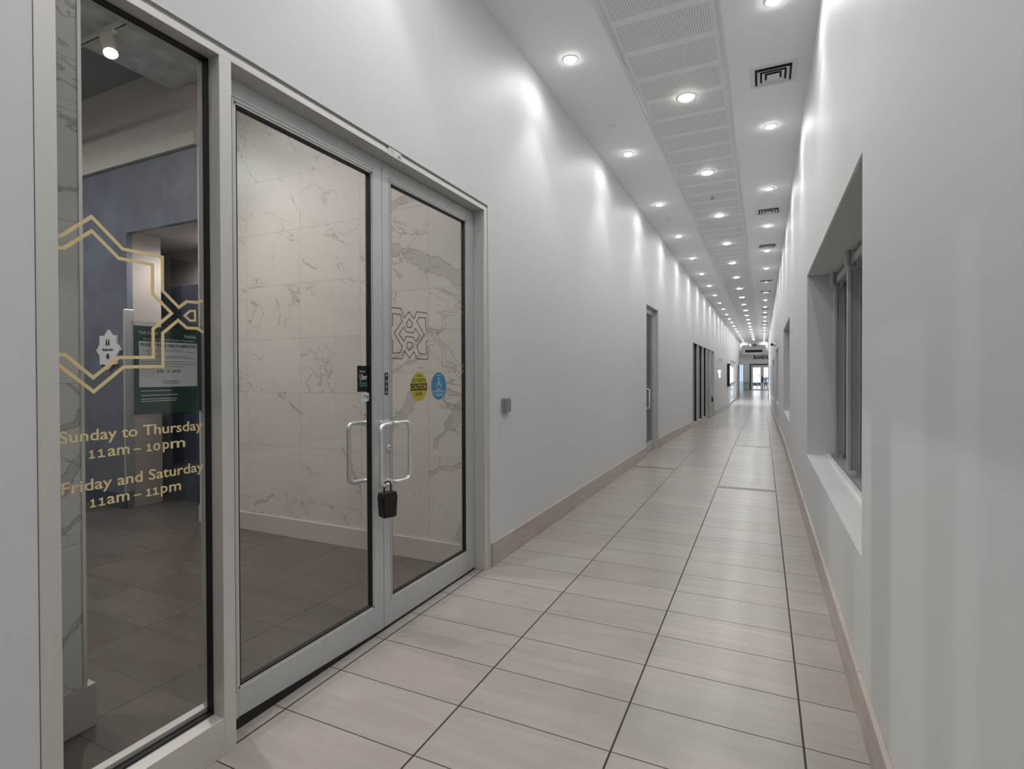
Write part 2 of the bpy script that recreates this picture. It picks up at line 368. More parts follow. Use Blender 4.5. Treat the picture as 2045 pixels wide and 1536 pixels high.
# ceiling: two plaster bands beside the slotted strip
m = MB(); m.box(-1.83, -1.03, YB, 43.6, ZC, ZC + 0.15).box(-0.26, 0.95, YB, 43.6, ZC, ZC + 0.15).box(-1.83, 0.95, 43.6, YE, ZC, ZC + 0.15).box(-1.03, -0.26, YB, 43.6, ZC + 0.05, ZC + 0.15)
struct(m.build('ceiling', M['ceil']), 'flat white plaster corridor ceiling on both sides of the slotted strip', 'ceiling')
g = thing('slotted_ceiling_strip', (-0.645, 19, ZC), 'long white slotted acoustic panel strip set along the middle of the corridor ceiling', 'ceiling panel')
bx('slotted_panel', M['grille'], (-1.015, -0.275, YB, 43.6, ZC + 0.022, ZC + 0.04), g)
bx('edge_trim', M['trim'], (-1.03, -1.012, YB, 43.6, ZC - 0.004, ZC + 0.04), g)
bx('edge_trim', M['trim'], (-0.278, -0.26, YB, 43.6, ZC - 0.004, ZC + 0.04), g)

# left wall with its openings (y0, y1, top)
OPEN = [(0.72, 3.23, 1.146), (8.60, 9.74, 1.150), (14.78, 21.72, 0.875), (32.4, 38.9, 0.80), (41.6, 45.4, 0.66)]
m = MB(); y = YB; TW = 0.14
def wseg(m, x0, x1, a, b, zt, zb=None):
    m.hexa([(x0, a, (fz(a) if zb is None else zb) - 0.03), (x1, a, (fz(a) if zb is None else zb) - 0.03), (x1, b, (fz(b) if zb is None else zb) - 0.03), (x0, b, (fz(b) if zb is None else zb) - 0.03), (x0, a, zt), (x1, a, zt), (x1, b, zt), (x0, b, zt)])
segs = []
for a, b, t in OPEN:
    segs.append((y, a)); m.box(XL - TW, XL, a, b, t, ZC + 0.1); y = b
segs.append((y, YE))
for a, b in segs: wseg(m, XL - TW, XL, a, b, ZC + 0.1)
struct(m.build('wall_left', M['wall']), 'long smooth white wall on the left of the corridor, pierced by shopfronts', 'wall')
# right wall with deep niches
NI = [(2.44, 5.31, -0.712, 0.853), (8.67, 11.31, -0.70, 0.822), (15.1, 17.7, -0.83, 0.69), (21.2, 24.6, -0.98, 0.54), (27.6, 31.0, -1.10, 0.42), (34.0, 37.4, -1.12, 0.40)]
m = MB(); y = YB
for a, b, z0, z1 in NI:
    wseg(m, XR, 0.92, y, a, ZC + 0.1); m.box(XR, 0.92, a, b, z1, ZC + 0.1); wseg(m, XR, 0.92, a, b, z0); m.box(0.86, 0.92, a, b, z0, z1); y = b
wseg(m, XR, 0.92, y, YE, ZC + 0.1)
struct(m.build('wall_right', M['wall']), 'white wall close on the right of the corridor with a row of deep window recesses', 'wall')
struct(bx('wall_back', M['wall'], (XL - TW, 0.92, YB - 0.15, YB, -H, ZC)), 'white end wall of the corridor behind the viewer', 'wall')
# baseboards
def baseboard(x0, x1, a, b, name, lab):
    ys = sorted({a, b, *[q for q in (Y1, Y2) if a < q < b]}); m = MB()
    for p, q in zip(ys, ys[1:]):
        m.hexa([(x0, p, fz(p)), (x1, p, fz(p)), (x1, q, fz(q)), (x0, q, fz(q)), (x0, p, fz(p) + 0.162), (x1, p, fz(p) + 0.162), (x1, q, fz(q) + 0.162), (x0, q, fz(q) + 0.162)])
    bmesh.ops.remove_doubles(m.b, verts=m.b.verts[:], dist=1e-5)
    struct(m.build(name, M['base'], bevel=0.0015), lab, 'baseboard')
names = ['beige tile baseboard on the left wall beside the viewer', 'beige tile baseboard on the left wall between the near doors and the next door',
         'beige tile baseboard on the left wall before the folding shopfront', 'beige tile baseboard under the small sign and screen on the left wall',
         'short beige tile baseboard between the two far glass doors', 'last short piece of beige tile baseboard by the lobby on the left']
for (a, b), lb in zip(segs, names): baseboard(XL, XL + 0.018, a + 0.01, b, 'baseboard_left', lb)
baseboard(XR - 0.018, XR, YB, YE, 'baseboard_right', 'beige tile baseboard running along the foot of the right wall')
# dark cross strips in the floor
def fstrip(x0, x1, y0, y1, lab):
    m = MB(); m.hexa([(x0, y0, fz(y0)), (x1, y0, fz(y0)), (x1, y1, fz(y1)), (x0, y1, fz(y1)), (x0, y0, fz(y0) + 0.0012), (x1, y0, fz(y0) + 0.0012), (x1, y1, fz(y1) + 0.0012), (x0, y1, fz(y1) + 0.0012)])
    struct(m.build('trim_1', M['greystrip']), lab, 'floor strip')
fstrip(-0.482, 0.13, 6.60, 6.71, 'dark grey strip of tile across the floor in front of the second wall recess')
fstrip(-1.67, -1.094, 7.60, 7.69, 'dark grey strip of tile across the floor just before the second left door')
fstrip(-0.482, 0.13, 10.55, 10.62, 'thin dark strip across the floor at the top of the ramp')
fstrip(-1.094, -0.482, 15.3, 15.36, 'thin dark strip across the ramp beside the folding shopfront')

# ------------------------------------------------------------------ recess windows on the right
for i, (a, b, z0, z1) in enumerate(NI):
    word = ['nearest', 'second', 'third', 'fourth', 'fifth', 'sixth'][i]
    wi = thing('window_%d' % (i + 1), (0.6, (a + b) / 2, z0), '%s deep window recess along the right wall, grey inside with a pale sill' % word, 'window', kind='structure')
    bx('window_sill', M['sill'], (XR + 0.002, 0.51, a + 0.003, b - 0.003, z0, z0 + 0.006), wi)
    bx('window_sill', M['sill'], (0.49, 0.512, a + 0.003, b - 0.003, z0 + 0.004, z0 + 0.028), wi)
    if i < 2:
        bx('reveal', M['reveal'], (XR + 0.004, 0.86, b - 0.006, b - 0.001, z0 + 0.006, z1 - 0.006), wi)
        bx('reveal', M['reveal'], (XR + 0.004, 0.86, a + 0.003, b - 0.006, z1 - 0.006, z1 - 0.001), wi)
    bx('window_frame', M['rail'], (0.80, 0.858, a + 0.003, a + 0.06, z0 + 0.006, z1 - 0.006), wi)
    bx('window_frame', M['rail'], (0.80, 0.858, b - 0.06, b - 0.007, z0 + 0.006, z1 - 0.006), wi)
    bx('window_pane', M['tintglass'], (0.83, 0.856, a + 0.06, b - 0.06, z0 + 0.01, z1 - 0.01), wi)
    bx('window_track', M['shutter'], (0.53, 0.80, a + 0.01, b - 0.01, z0 + 0.0, z0 + 0.012), wi)
a, b, z0, z1 = NI[0]
bx_rail = thing('shutter_rail', (0.585, 4.4, 0.70), 'pale grey square overhead rail running along the nearest right recess on curved brackets', 'rail')
bx('rail', M['rail'], (0.555, 0.615, 2.60, 5.26, 0.755, 0.815), bx_rail, 0.004)
for yy in (4.25, 5.15): bx('trolley', M['rail'], (0.574, 0.596, yy - .012, yy + .012, 0.704, 0.757), bx_rail)
for yy in (3.20, 4.32, 5.22):
    MB().tube(rpath([(0.526, yy, z1 - 0.006), (0.526, yy, 0.728), (0.70, yy, 0.728)], 0.04), 0.021, 16).build('bracket', M['rail'], bx_rail, smooth=True)
def shutter(y, x0, x1, lab):
    t = thing('folding_shutter', (x0, y, z0), lab, 'shutter', 'folding shutters in the nearest recess')
    bx('panel', M['shutter'], (x0, x1, y, y + 0.035, z0 + 0.055, 0.698), t, 0.003)
    bx('edge_stile', M['rail'], (x0 - 0.004, x0 + 0.018, y - 0.006, y + 0.041, z0 + 0.055, 0.700), t, 0.002)
    bx('center_rib', M['rail'], (x0 + 0.062, x0 + 0.070, y - 0.006, y, z0 + 0.055, 0.698), t)
    bx('guide_foot', M['rail'], (0.574, 0.596, y + 0.005, y + 0.03, z0 + 0.012, z0 + 0.055), t)
shutter(4.24, 0.520, 0.76, 'nearer grey vertical shutter panel standing in the nearest right recess')
shutter(5.14, 0.535, 0.76, 'farther grey vertical shutter panel beside the end of the nearest right recess')

# ------------------------------------------------------------------ ceiling fixtures
ORD = ['nearest', 'second', 'third', 'fourth', 'fifth', 'sixth', 'seventh', 'eighth', 'ninth', 'tenth', 'eleventh', 'twelfth', 'thirteenth', 'fourteenth', 'fifteenth', 'sixteenth',
       'seventeenth', 'eighteenth', 'nineteenth', 'twentieth', 'twenty-first', 'farthest']
def spot(name, loc, energy, angle, blend, parent, col=(1, 0.985, 0.965), size=0.04, rot=(0, 0, 0)):
    l = bpy.data.lights.new(name, 'SPOT'); l.energy = energy; l.spot_size = math.radians(angle); l.spot_blend = blend; l.shadow_soft_size = size; l.color = col
    o = bpy.data.objects.new(name, l); COL.objects.link(o); o.parent = parent
    o.location = Vector(loc) + Vector((0, 0, H)) - WL[parent.name]; o.rotation_euler = rot; return o
proto = {}
def downlight(x, y, z, r, label, group, narrow, wide, tilt=0.0):
    t = thing('downlight', (x, y, z), label, 'downlight', group)
    key = round(r, 3)
    if key not in proto:
        a = MB(); seg = 36
        prof = [(r + 0.016, 0.0), (r + 0.015, -0.004), (r + 0.003, -0.006), (r, -0.003), (r, -0.001)]
        ring = a.lathe(prof, (x, y, z), seg).build('trim_ring', M['trim'], t, smooth=True)
        ln = MB().lathe([(r - 0.001, -0.002), (r - 0.002, -0.009), (r * 0.85, -0.015), (r * 0.5, -0.020), (r * 0.15, -0.022)], (x, y, z), seg).build('lamp_lens', M['lens'], t)
        proto[key] = (ring, ln)
    else:
        for p in proto[key]:
            c = p.copy(); c.parent = t; COL.objects.link(c); WL[c.name] = WL[t.name]
    if wide: spot('wide_beam', (x, y, z - 0.03), wide, 172, 0.6, t, size=0.05)
    if narrow: spot('narrow_beam', (x, y, z - 0.03), narrow, 76, 0.5, t, size=0.012, col=(0.97, 0.98, 1.0))
    return t
def row(x, y0, z, r, side, narrow, wide, n0, n1):
    for k in range(n0, n1):
        yy = y0 + 1.992 * k; vis = k
        nm = ORD[k] if 0 <= k < len(ORD) else None
        lab = '%s round recessed lamp in the ceiling row %s' % (nm, side) if nm and not (k == n1 - 1) else ('last round recessed lamp, by the bulkhead, in the ceiling row %s' % side if nm else 'round recessed lamp over the corridor behind the viewer, in the row %s' % side)
        downlight(x, yy, z, r, lab, 'recessed lamps %s' % side, narrow, wide)
row(-1.375, 4.02, ZC, 0.043, 'beside the left wall', SCALLOP_W, CORRIDOR_W, -3, 22)
row(0.066, 3.97, ZC, 0.043, 'beside the right wall', SCALLOP_W, CORRIDOR_W, -3, 22)
row(-0.63, 5.06, ZC + 0.022, 0.066, 'down the middle strip', 0, CORRIDOR_W * 1.5, -4, 20)

VENTS = [(4.945, 1), (9.05, 2), (11.5, 2), (15.8, 2), (17.9, 2), (22.6, 2), (24.7, 2), (28.9, 2), (30.5, 2), (35.5, 2)]
vproto = None
vl = ['large square white ceiling vent with nested louvres in front of all the others', 'dark rectangular-looking ceiling vent next after the large near one', 'third square ceiling vent on the right of the slotted strip']
for i, (vy, kd) in enumerate(VENTS):
    lab = vl[i] if i < 3 else '%s square ceiling vent from the camera, right of the slotted strip' % ORD[i]
    vx = 0.073
    t = thing('ceiling_vent', (vx, vy, ZC), lab, 'vent', 'square vents along the right side of the ceiling')
    if vproto is None:
        parts = []
        h = 0.172
        a = MB()
        for q in ((-h, h, h - 0.035, h), (-h, h, -h, -h + 0.035), (-h, -h + 0.035, -h + 0.035, h - 0.035), (h - 0.035, h, -h + 0.035, h - 0.035)):
            a.box(vx + q[0], vx + q[1], vy + q[2], vy + q[3], ZC - 0.006, ZC)
        parts.append(a.build('frame', M['trim'], t))
        parts.append(bx('throat', M['vdark'], (vx - h + 0.034, vx + h - 0.034, vy - h + 0.034, vy + h - 0.034, ZC - 0.0025, ZC - 0.0005), t))
        for (ho, hi) in ((0.118, 0.098), (0.082, 0.062), (0.046, 0.0)):
            a = MB(); zo, zi = ZC - 0.008, ZC - 0.024
            def ringq(hh, z): return [(vx - hh, vy - hh, z), (vx + hh, vy - hh, z), (vx + hh, vy + hh, z), (vx - hh, vy + hh, z)]
            if hi > 0:
                O = [a.b.verts.new(p) for p in ringq(ho, zi)]; I = [a.b.verts.new(p) for p in ringq(hi, zo)]
                O2 = [a.b.verts.new(p) for p in ringq(ho, zi + 0.003)]; I2 = [a.b.verts.new(p) for p in ringq(hi, zo + 0.003)]
                for k in range(4):
                    j = (k + 1) % 4
                    a.b.faces.new((O[k], O[j], I[j], I[k])); a.b.faces.new((O2[k], O2[j], I2[j], I2[k])); a.b.faces.new((O[k], O[j], O2[j], O2[k])); a.b.faces.new((I[k], I[j], I2[j], I2[k]))
            else: a.box(vx - ho, vx + ho, vy - ho, vy + ho, zi, zi + 0.004)
            parts.append(a.build('louvre', M['trim'], t))
        vproto = parts
    else:
        for p in vproto:
            c = p.copy(); c.parent = t; COL.objects.link(c)
for i, (x, y) in enumerate([(-1.372, 5.28), (-1.372, 8.87), (-1.385, 11.9), (-1.385, 15.2)]):
    tag(MB().lathe([(0.042, 0), (0.041, -0.004), (0.030, -0.009), (0.012, -0.011)], (x, y, ZC), 28).build('ceiling_sprinkler', M['trim'], smooth=True),
        '%s small white domed sprinkler cap on the ceiling by the left lamp row' % ORD[i], 'sprinkler', 'sprinkler caps on the left ceiling band')
for i, y in enumerate([8.0, 19.6, 21.7]):
    t = thing('sprinkler_head', (-0.645, y, ZC + 0.02), '%s dark sprinkler head in the slotted ceiling strip' % ORD[i], 'sprinkler', 'sprinkler heads in the slotted strip')
    MB().lathe([(0.035, 0), (0.033, -0.006), (0.012, -0.012)], (-0.645, y, ZC + 0.022), 20).build('escutcheon', M['trim'], t, smooth=True)
    MB().lathe([(0.010, 0), (0.010, -0.03), (0.028, -0.033), (0.028, -0.037)], (-0.645, y, ZC + 0.01), 16).build('nozzle', M['btn'], t)

# ------------------------------------------------------------------ near shopfront
XF = -1.688
SF = thing('window_7', (-1.745, 1.98, -H), 'brushed aluminium shopfront frame with a tall fixed side pane left of the double doors', 'shopfront', kind='structure')
FB = -1.802
bx('jamb', M['alu'], (FB, XF, 0.722, 0.770, -H, 1.10), SF, 0.0015)
bx('mullion', M['alu'], (FB, XF, 1.238, 1.284, -H, 1.10), SF, 0.0015)
bx('jamb', M['alu'], (FB, XF, 3.158, 3.205, -H, 1.10), SF, 0.0015)
bx('jamb_trim', M['alu'], (FB, XF + 0.004, 3.205, 3.228, -H, 1.146), SF, 0.001)
bx('header', M['alu'], (FB, XF, 0.722, 3.205, 1.10, 1.126), SF, 0.0015)
bx('header_trim', M['alu2'], (FB, XF - 0.008, 0.722, 3.205, 1.126, 1.146), SF, 0.001)
bx('header_trim', M['alu2'], (XF - 0.008, XF + 0.004, 0.722, 3.205, 1.141, 1.146), SF)
bx('sill', M['alu'], (FB, XF, 0.770, 1.238, -H, -1.187), SF, 0.0015)
bx('glass_stop', M['alu'], (FB, -1.769, 0.770, 1.238, -1.187, -1.165), SF)
bx('glass_pane', M['glass'], (-1.763, -1.757, 0.774, 1.234, -1.183, 1.096), SF)
g = MB(); g.box(-1.769, -1.743, 1.232, 1.238, -1.187, 1.10).box(-1.769, -1.743, 0.770, 0.776, -1.187, 1.10).box(-1.769, -1.743, 0.770, 1.238, 1.093, 1.10).box(-1.769, -1.743, 0.770, 1.238, -1.187, -1.180)
g.build('gasket', M['black'], SF)
bx('threshold', M['alu2'], (FB, -1.775, 1.284, 3.158, -H, -H + 0.008), SF)

def leaf(n, y0, y1, s0, s1, label, drop0, drop1, hs):
    d = thing('door_%d' % n, (-1.79, (y0 + y1) / 2, -H), label, 'door', kind='structure')
    x0, x1 = -1.814, -1.769; zt, zb = 1.092, -H + 0.012
    m = MB(); m.box(x0, x1, y0, s0, zb, zt); m.build('stile', M['alu2'], d, 0.0012)
    m = MB(); m.box(x0, x1, s1, y1, zb, zt); m.build('stile', M['alu2'], d, 0.0012)
    bx('top_rail', M['alu2'], (x0, x1, s0, s1, 1.016, zt), d, 0.0012)
    m = MB(); m.hexa([(x0, s0, -H + drop0), (x1, s0, -H + drop0), (x1, s1, -H + drop1), (x0, s1, -H + drop1), (x0, s0, -1.172), (x1, s0, -1.172), (x1, s1, -1.172), (x0, s1, -1.172)])
    m.build('bottom_rail', M['alu2'], d, 0.0012)
    m = MB(); m.hexa([(x0 + .004, y0, -H + .002), (x1 + .002, y0, -H + .002), (x1 + .002, y1, -H + .002), (x0 + .004, y1, -H + .002), (x0 + .004, y0, -H + drop0), (x1 + .002, y0, -H + drop0), (x1 + .002, y1, -H + drop1), (x0 + .004, y1, -H + drop1)])
    m.build('door_sweep', M['black'], d)
    m = MB()      # glazing bead: bright metal edge and black rubber line round the pane
    for q in ((s0, s0 + .008, -1.172, 1.016), (s1 - .008, s1, -1.172, 1.016), (s0, s1, -1.172, -1.164), (s0, s1, 1.008, 1.016)): m.box(x0 + .004, x1 - .004, *q)
    m.build('glazing_bead', M['alu'], d)
    m = MB()
    for q in ((s0 + .008, s0 + .015, -1.164, 1.008), (s1 - .017, s1 - .008, -1.164, 1.008), (s0 + .008, s1 - .008, -1.164, -1.157), (s0 + .008, s1 - .008, 1.001, 1.008)): m.box(-1.800, -1.776, *q)
    m.build('gasket', M['black'], d)
    bx('glass_pane', M['glass'], (-1.791, -1.785, s0 + .008, s1 - .008, -1.166, 1.01), d)
    m = MB(); m.box(x1 - .002, x1 + .0006, s0 - .012, s0 - .0105, -1.18, 1.03).box(x1 - .002, x1 + .0006, s0 - .012, s1 + .012, 1.0285, 1.03); m.build('seam_line', M['ink'], d)
    ym, yg = hs; zt, zb = -0.246, -0.548
    for sx, nm in ((1, 'outer'), (-1, 'inner')):
        xm = x1 if sx > 0 else x0; a = xm + sx * 0.068; b = xm + sx * 0.080
        MB().tube(rpath([(xm, ym, zt), (a, ym, zt), (b, yg, zt), (b, yg, zb), (a, ym, zb), (xm, ym, zb)], 0.036, 7), 0.0110, 16).build('pull_handle', M['steel'], d, smooth=True)
        for z in (zt, zb): MB().lathe([(0.016, 0), (0.016, 0.004 * sx), (0.012, 0.006 * sx)], (xm, ym, z), 20, 'x').build('handle_rose', M['steel'], d, smooth=True)
    return d
D1 = leaf(1, 1.287, 2.199, 1.357, 2.128, 'left leaf of the near glass double doors, with square delivery sticker and padlocked pull handle', 0.042, 0.012, (2.186, 2.085))
D2 = leaf(2, 2.202, 3.155, 2.268, 3.060, 'right leaf of the near glass double doors, with yellow and blue round stickers', 0.012, 0.010, (2.226, 2.318))
t = MB().lathe([(0.0155, 0), (0.0155, 0.010), (0.012, 0.013)], (-1.769, 2.240, -0.378), 24, 'x').build('lock_cylinder', M['steel'], D2, smooth=True)
MB().box(-1.757, -1.7553, 2.2385, 2.2415, -0.384, -0.372).build('keyway', M['black'], t)
for (yy, zz) in ((2.20, 0),): pass

# lock box hanging on the left pull handle
LB = thing('key_lock_box', (-1.69, 2.125, -0.70), 'black key lock box hanging by its shackle from the near door handle', 'lock box')
m = MB()
rz = Matrix.Rotation(math.radians(-22), 3, 'Z')
def lb(p):
    v = rz @ Vector(p); return (v.x - 1.683, v.y + 2.123, v.z)
pr = [(-0.041, -0.578), (0.041, -0.578), (0.0435, -0.600), (0.037, -0.694), (0.031, -0.702), (-0.031, -0.702), (-0.037, -0.694), (-0.0435, -0.600)]
m.prism(pr, lambda u, v, d: lb((d * (0.75 if v > -0.59 else 1.0), u, v)), -0.024, 0.026)
m.build('body', M['blackp'], LB, bevel=0.004)
m = MB(); m.prism([(-0.034, -0.598), (0.034, -0.598), (0.031, -0.690), (-0.031, -0.690)], lambda u, v, d: lb((d, u, v)), 0.0255, 0.030)
m.build('front_cover', M['blackp'], LB, bevel=0.002)
pts = rpath([lb((0, -0.017, -0.585)), lb((0, -0.017, -0.528)), lb((0, 0.019, -0.528)), lb((0, 0.019, -0.585))], 0.02, 8)
MB().tube(pts, 0.0042, 12).build('shackle', M['blackp'], LB, smooth=True)

# ------------------------------------------------------------------ stickers and lettering on doors
XG = -1.7845
def sticker(name, y0, y1, z0, z1, mat, label, cat, x=XG, shape='box', th=0.0006):
    t = thing(name, (x, (y0 + y1) / 2, z0), label, cat)
    if shape == 'box': bx('backing', mat, (x, x + th, y0, y1, z0, z1), t)
    elif shape == 'round': MB().lathe([((z1 - z0) / 2, 0), ((z1 - z0) / 2, th)], (x, (y0 + y1) / 2, (z0 + z1) / 2), 48, 'x').build('backing', mat, t)
    elif shape == 'pill':
        r = (z1 - z0) / 2; poly = [(y0, z0), (y1 - r, z0)] + [(y1 - r + r * math.sin(a), (z0 + z1) / 2 - r * math.cos(a)) for a in [math.pi * k / 12 for k in range(1, 12)]] + [(y1 - r, z1), (y0, z1)]
        MB().prism(poly, lambda u, v, d: (d, u, v), x, x + th).build('backing', mat, t)
    return t
t = sticker('delivery_sticker', 2.026, 2.117, -0.082, 0.046, M['stblack'], 'black square food delivery sticker with white and green words on the left door glass', 'sticker')
xs = XG + 0.0007
text('lettering', 'Order with', M['stwhite'], t, (xs, 2.063, 0.018), 0.040, 0.010)
text('lettering', 'Uber', M['stwhite'], t, (xs, 2.070, -0.009), 0.054, 0.028, bold=0.01)
text('lettering', 'Eats', M['stgreen'], t, (xs, 2.070, -0.042), 0.054, 0.027, bold=0.005)
t = sticker('payment_sticker', 2.056, 2.119, -0.131, -0.087, M['stwhite'], 'small white payment sticker with a rounded end under the black square sticker', 'sticker', shape='pill')
text('lettering', 'G Pay', M['ink'], t, (xs, 2.085, -0.109), 0.044, 0.021)
t = sticker('push_sign', 2.214, 2.242, -0.104, 0.012, M['stblack'], 'narrow black vertical push plate on the door stile between the two door panes', 'sign', x=-1.769)
for k, ch in enumerate('PUSH'): text('lettering', ch, M['stwhite'], t, (-1.7683, 2.228, -0.004 - k * 0.028), 0.012, 0.018, bold=0.01)
cy, cz = (lambda a: (a[0], a[1]))(px(836.5, 770, XG)); R = 0.083
t = sticker('caution_sticker', cy - R, cy + R, cz - R, cz + R, M['styellow'], 'round yellow automatic door caution sticker on the right door glass', 'sticker', shape='round')
bx('band', M['stblack'], (xs - .0001, xs + .0002, cy - 0.081, cy + 0.081, cz - 0.021, cz + 0.018), t)
text('lettering', 'STANLEY', M['ink'], t, (xs, cy, cz + 0.062), 0.05, 0.009)
text('lettering', 'AUTOMATIC', M['ink'], t, (xs, cy, cz + 0.035), 0.134, 0.022, bold=0.0)
text('lettering', 'CAUTION', M['styellow'], t, (xs + .0003, cy, cz - 0.0015), 0.150, 0.028, bold=0.02)
text('lettering', 'DOOR', M['ink'], t, (xs, cy, cz - 0.040), 0.064, 0.022, bold=0.01)
cy, cz = px(876, 769, XG); R = 0.083
t = sticker('access_sticker', cy - R, cy + R, cz - R, cz + R, M['stblue'], 'round blue wheelchair access sticker right of the yellow one on the door glass', 'sticker', shape='round')
text('lettering', 'STANLEY', M['stlight'], t, (xs, cy, cz + 0.066), 0.05, 0.008)
text('lettering', 'ACTIVATE SWITCH', M['stlight'], t, (xs, cy, cz - 0.032), 0.132, 0.014, bold=0.01)
text('lettering', 'TO OPERATE', M['stlight'], t, (xs, cy, cz - 0.054), 0.088, 0.014, bold=0.01)
m = MB(); m.lathe([(0.007, 0), (0.007, 0.0005)], (xs, cy - 0.002, cz + 0.047), 20, 'x')
strip(m, [(cy - 0.004, cz + 0.038), (cy - 0.003, cz + 0.012), (cy + 0.016, cz + 0.012), (cy + 0.024, cz - 0.010), (cy + 0.030, cz - 0.008)], 0.006, xs, xs + .0005)
strip(m, [(cy - 0.003, cz + 0.026), (cy + 0.013, cz + 0.026)], 0.005, xs, xs + .0005)
arc = [(cy + 0.002 + 0.021 * math.cos(a), cz - 0.002 + 0.021 * math.sin(a)) for a in [math.radians(110 + 22 * k) for k in range(10)]]
strip(m, arc, 0.0045, xs, xs + .0005); m.build('wheelchair_symbol', M['stlight'], t)
# maker's plate on left bottom rail, unit number on header
t = sticker('unit_number_label', 2.150, 2.254, 1.099, 1.138, M['alu'], 'small grey unit number label stuck on the door header', 'label', x=XF, th=0.0012)
text('lettering', '103', M['ink'], t, (XF + 0.0013, 2.236, 1.113), 0.024, 0.014, bold=0.02)
m = MB()
for k in range(4): m.box(XF + .0012, XF + .0015, 2.166, 2.198, 1.128 - k * 0.006, 1.130 - k * 0.006)
m.box(XF + .0012, XF + .0015, 2.150, 2.1515, 1.099, 1.137); m.build('fine_print', M['btn'], t)
t = sticker('maker_label', 1.36, 1.412, -1.233, -1.208, M['alu'], 'tiny pale maker label at the lower left corner of the left door', 'label', x=-1.769)
m = MB()
for k in range(3): m.box(-1.7684, -1.7682, 1.364, 1.405, -1.214 - k * 0.007, -1.2125 - k * 0.007)
m.build('fine_print', M['btn'], t)

# gold line patterns
def c2(x, y): return px(x / 3.657 + 80, y / 3.657 + 380, -1.7565)
t = thing('gold_star_decal', (-1.7565, 1.0, 0.0), 'large gold interlaced star outline stuck on the narrow side pane', 'decal')
m = MB(); a0, a1 = -1.7568, -1.7562
strip(m, [c2(*p) for p in [(120, 320), (160, 318), (388, 180), (612, 415), (900, 475), (900, 720), (1018, 842), (1075, 800), (1150, 805), (1195, 792)]], 0.0098, a0, a1)
strip(m, [c2(*p) for p in [(120, 402), (185, 405), (388, 283), (582, 482), (828, 530), (828, 742), (965, 885), (828, 998), (828, 1205), (575, 1205), (388, 1352), (185, 1185), (128, 1185)]], 0.0098, a0, a1)
strip(m, [c2(*p) for p in [(130, 1255), (390, 1455), (610, 1275), (898, 1272), (898, 1030), (1012, 935), (1075, 992), (1150, 995), (1195, 1025)]], 0.0098, a0, a1)
strip(m, [c2(*p) for p in [(1060, 903), (1098, 868), (1135, 868), (1135, 938), (1098, 938)]], 0.0075, a0, a1, True)
m.build('outline', M['gold'], t)
def c5(x, y): return px(x / 5.1125 + 640, y / 5.1125 + 560, -1.7843)
t = thing('gold_lattice_decal', (-1.7843, 2.65, 0.0), 'fine gold interlaced lattice pattern on the right door glass above the round stickers', 'decal')
m = MB(); mf = MB()
a0, a1 = -1.7845, -1.7840; W2 = 0.0056
for pts, cl in [([(722, 265), (825, 275), (855, 370), (908, 310), (958, 380), (985, 310), (1095, 325)], 0), ([(722, 448), (740, 440), (740, 325), (820, 338), (835, 405), (755, 525), (835, 665), (815, 725), (738, 732), (738, 605), (722, 598)], 0),
                ([(908, 380), (942, 425), (930, 468), (888, 465), (880, 425)], 1), ([(855, 462), (880, 515), (950, 525), (970, 480), (1015, 550), (975, 610), (950, 570), (875, 560), (855, 610), (805, 535)], 1),
                ([(888, 620), (940, 625), (942, 660), (908, 705), (880, 660)], 1), ([(1095, 500), (1078, 480), (1075, 372), (1010, 368), (985, 405), (1060, 540), (985, 660), (1010, 735), (1078, 745), (1080, 620), (1098, 600)], 0),
                ([(722, 780), (830, 788), (860, 710), (908, 780), (955, 715), (985, 790), (1095, 795), (1097, 660)], 0)]:
    strip(m, [c5(*p) for p in pts], W2, a0, a1, bool(cl))
for pts in [[(1095, 325), (1097, 470), (1125, 492), (1160, 490), (1200, 530), (1245, 460), (1245, 300), (1340, 320), (1415, 205), (1478, 300)], [(1185, 535), (1275, 470), (1275, 345), (1350, 352), (1418, 262), (1478, 370)],
            [(1180, 570), (1240, 680), (1240, 870), (1340, 870), (1415, 995), (1470, 885)], [(1190, 540), (1275, 690), (1275, 825), (1350, 830), (1415, 935), (1470, 835)], [(1097, 655), (1160, 642), (1185, 600)], [(1130, 540), (1160, 540), (1162, 600), (1132, 605)]]:
    strip(mf, [c5(*p) for p in pts], W2 * 0.9, a0, a1)
m.build('outline', M['goldfade'], t); mf.build('outline', M['goldpale'], t)

t = thing('opening_hours_lettering', (-1.7565, 1.005, -0.39), 'gold opening hours lettering in four lines low on the narrow side pane', 'lettering')
xh = -1.7566
def hours_line(zb, glyphs, row):
    XH = 0.0235
    for a, b, ch in glyphs:
        ya, yb = px(a / 4.8 + 80, 780 + row / 4.8, xh)[0], px(b / 4.8 + 80, 780 + row / 4.8, xh)[0]; c = (ya + yb) / 2; w = yb - ya
        if ch == '1':
            m = MB(); f = lambda u, v, d: (d, u, v); w = max(w, 0.017); s = 0.0024; h = XH + 0.0005
            m.prism([(c - w * .45, zb), (c + w * .45, zb), (c + w * .45, zb + .0042), (c + s, zb + .0042), (c + s, zb + h), (c - s * .6, zb + h), (c - w * .42, zb + h - .0035), (c - w * .36, zb + h - .0075), (c - s, zb + h - .0055), (c - s, zb + .0042), (c - w * .45, zb + .0042)], f, xh, xh + .0004)
            m.build('digit', M['gold'], t)
        elif ch == '\u2013': MB().box(xh, xh + .0004, ya, yb, zb + .0095, zb + .0135).build('dash', M['gold'], t)
        else:
            h = XH; zc_ = zb + XH / 2
            if ch == 'p': h = XH * 1.38; zc_ = zb + XH - h / 2
            text('letter' if ch != '0' else 'digit', ch, M['gold'], t, (xh, c, zc_), w, h, bold=0.012)
text('line_of_text', 'Sunday to Thursday', M['gold'], t, (xh, 1.006, -0.1755), 0.418, 0.044, bold=0.012)
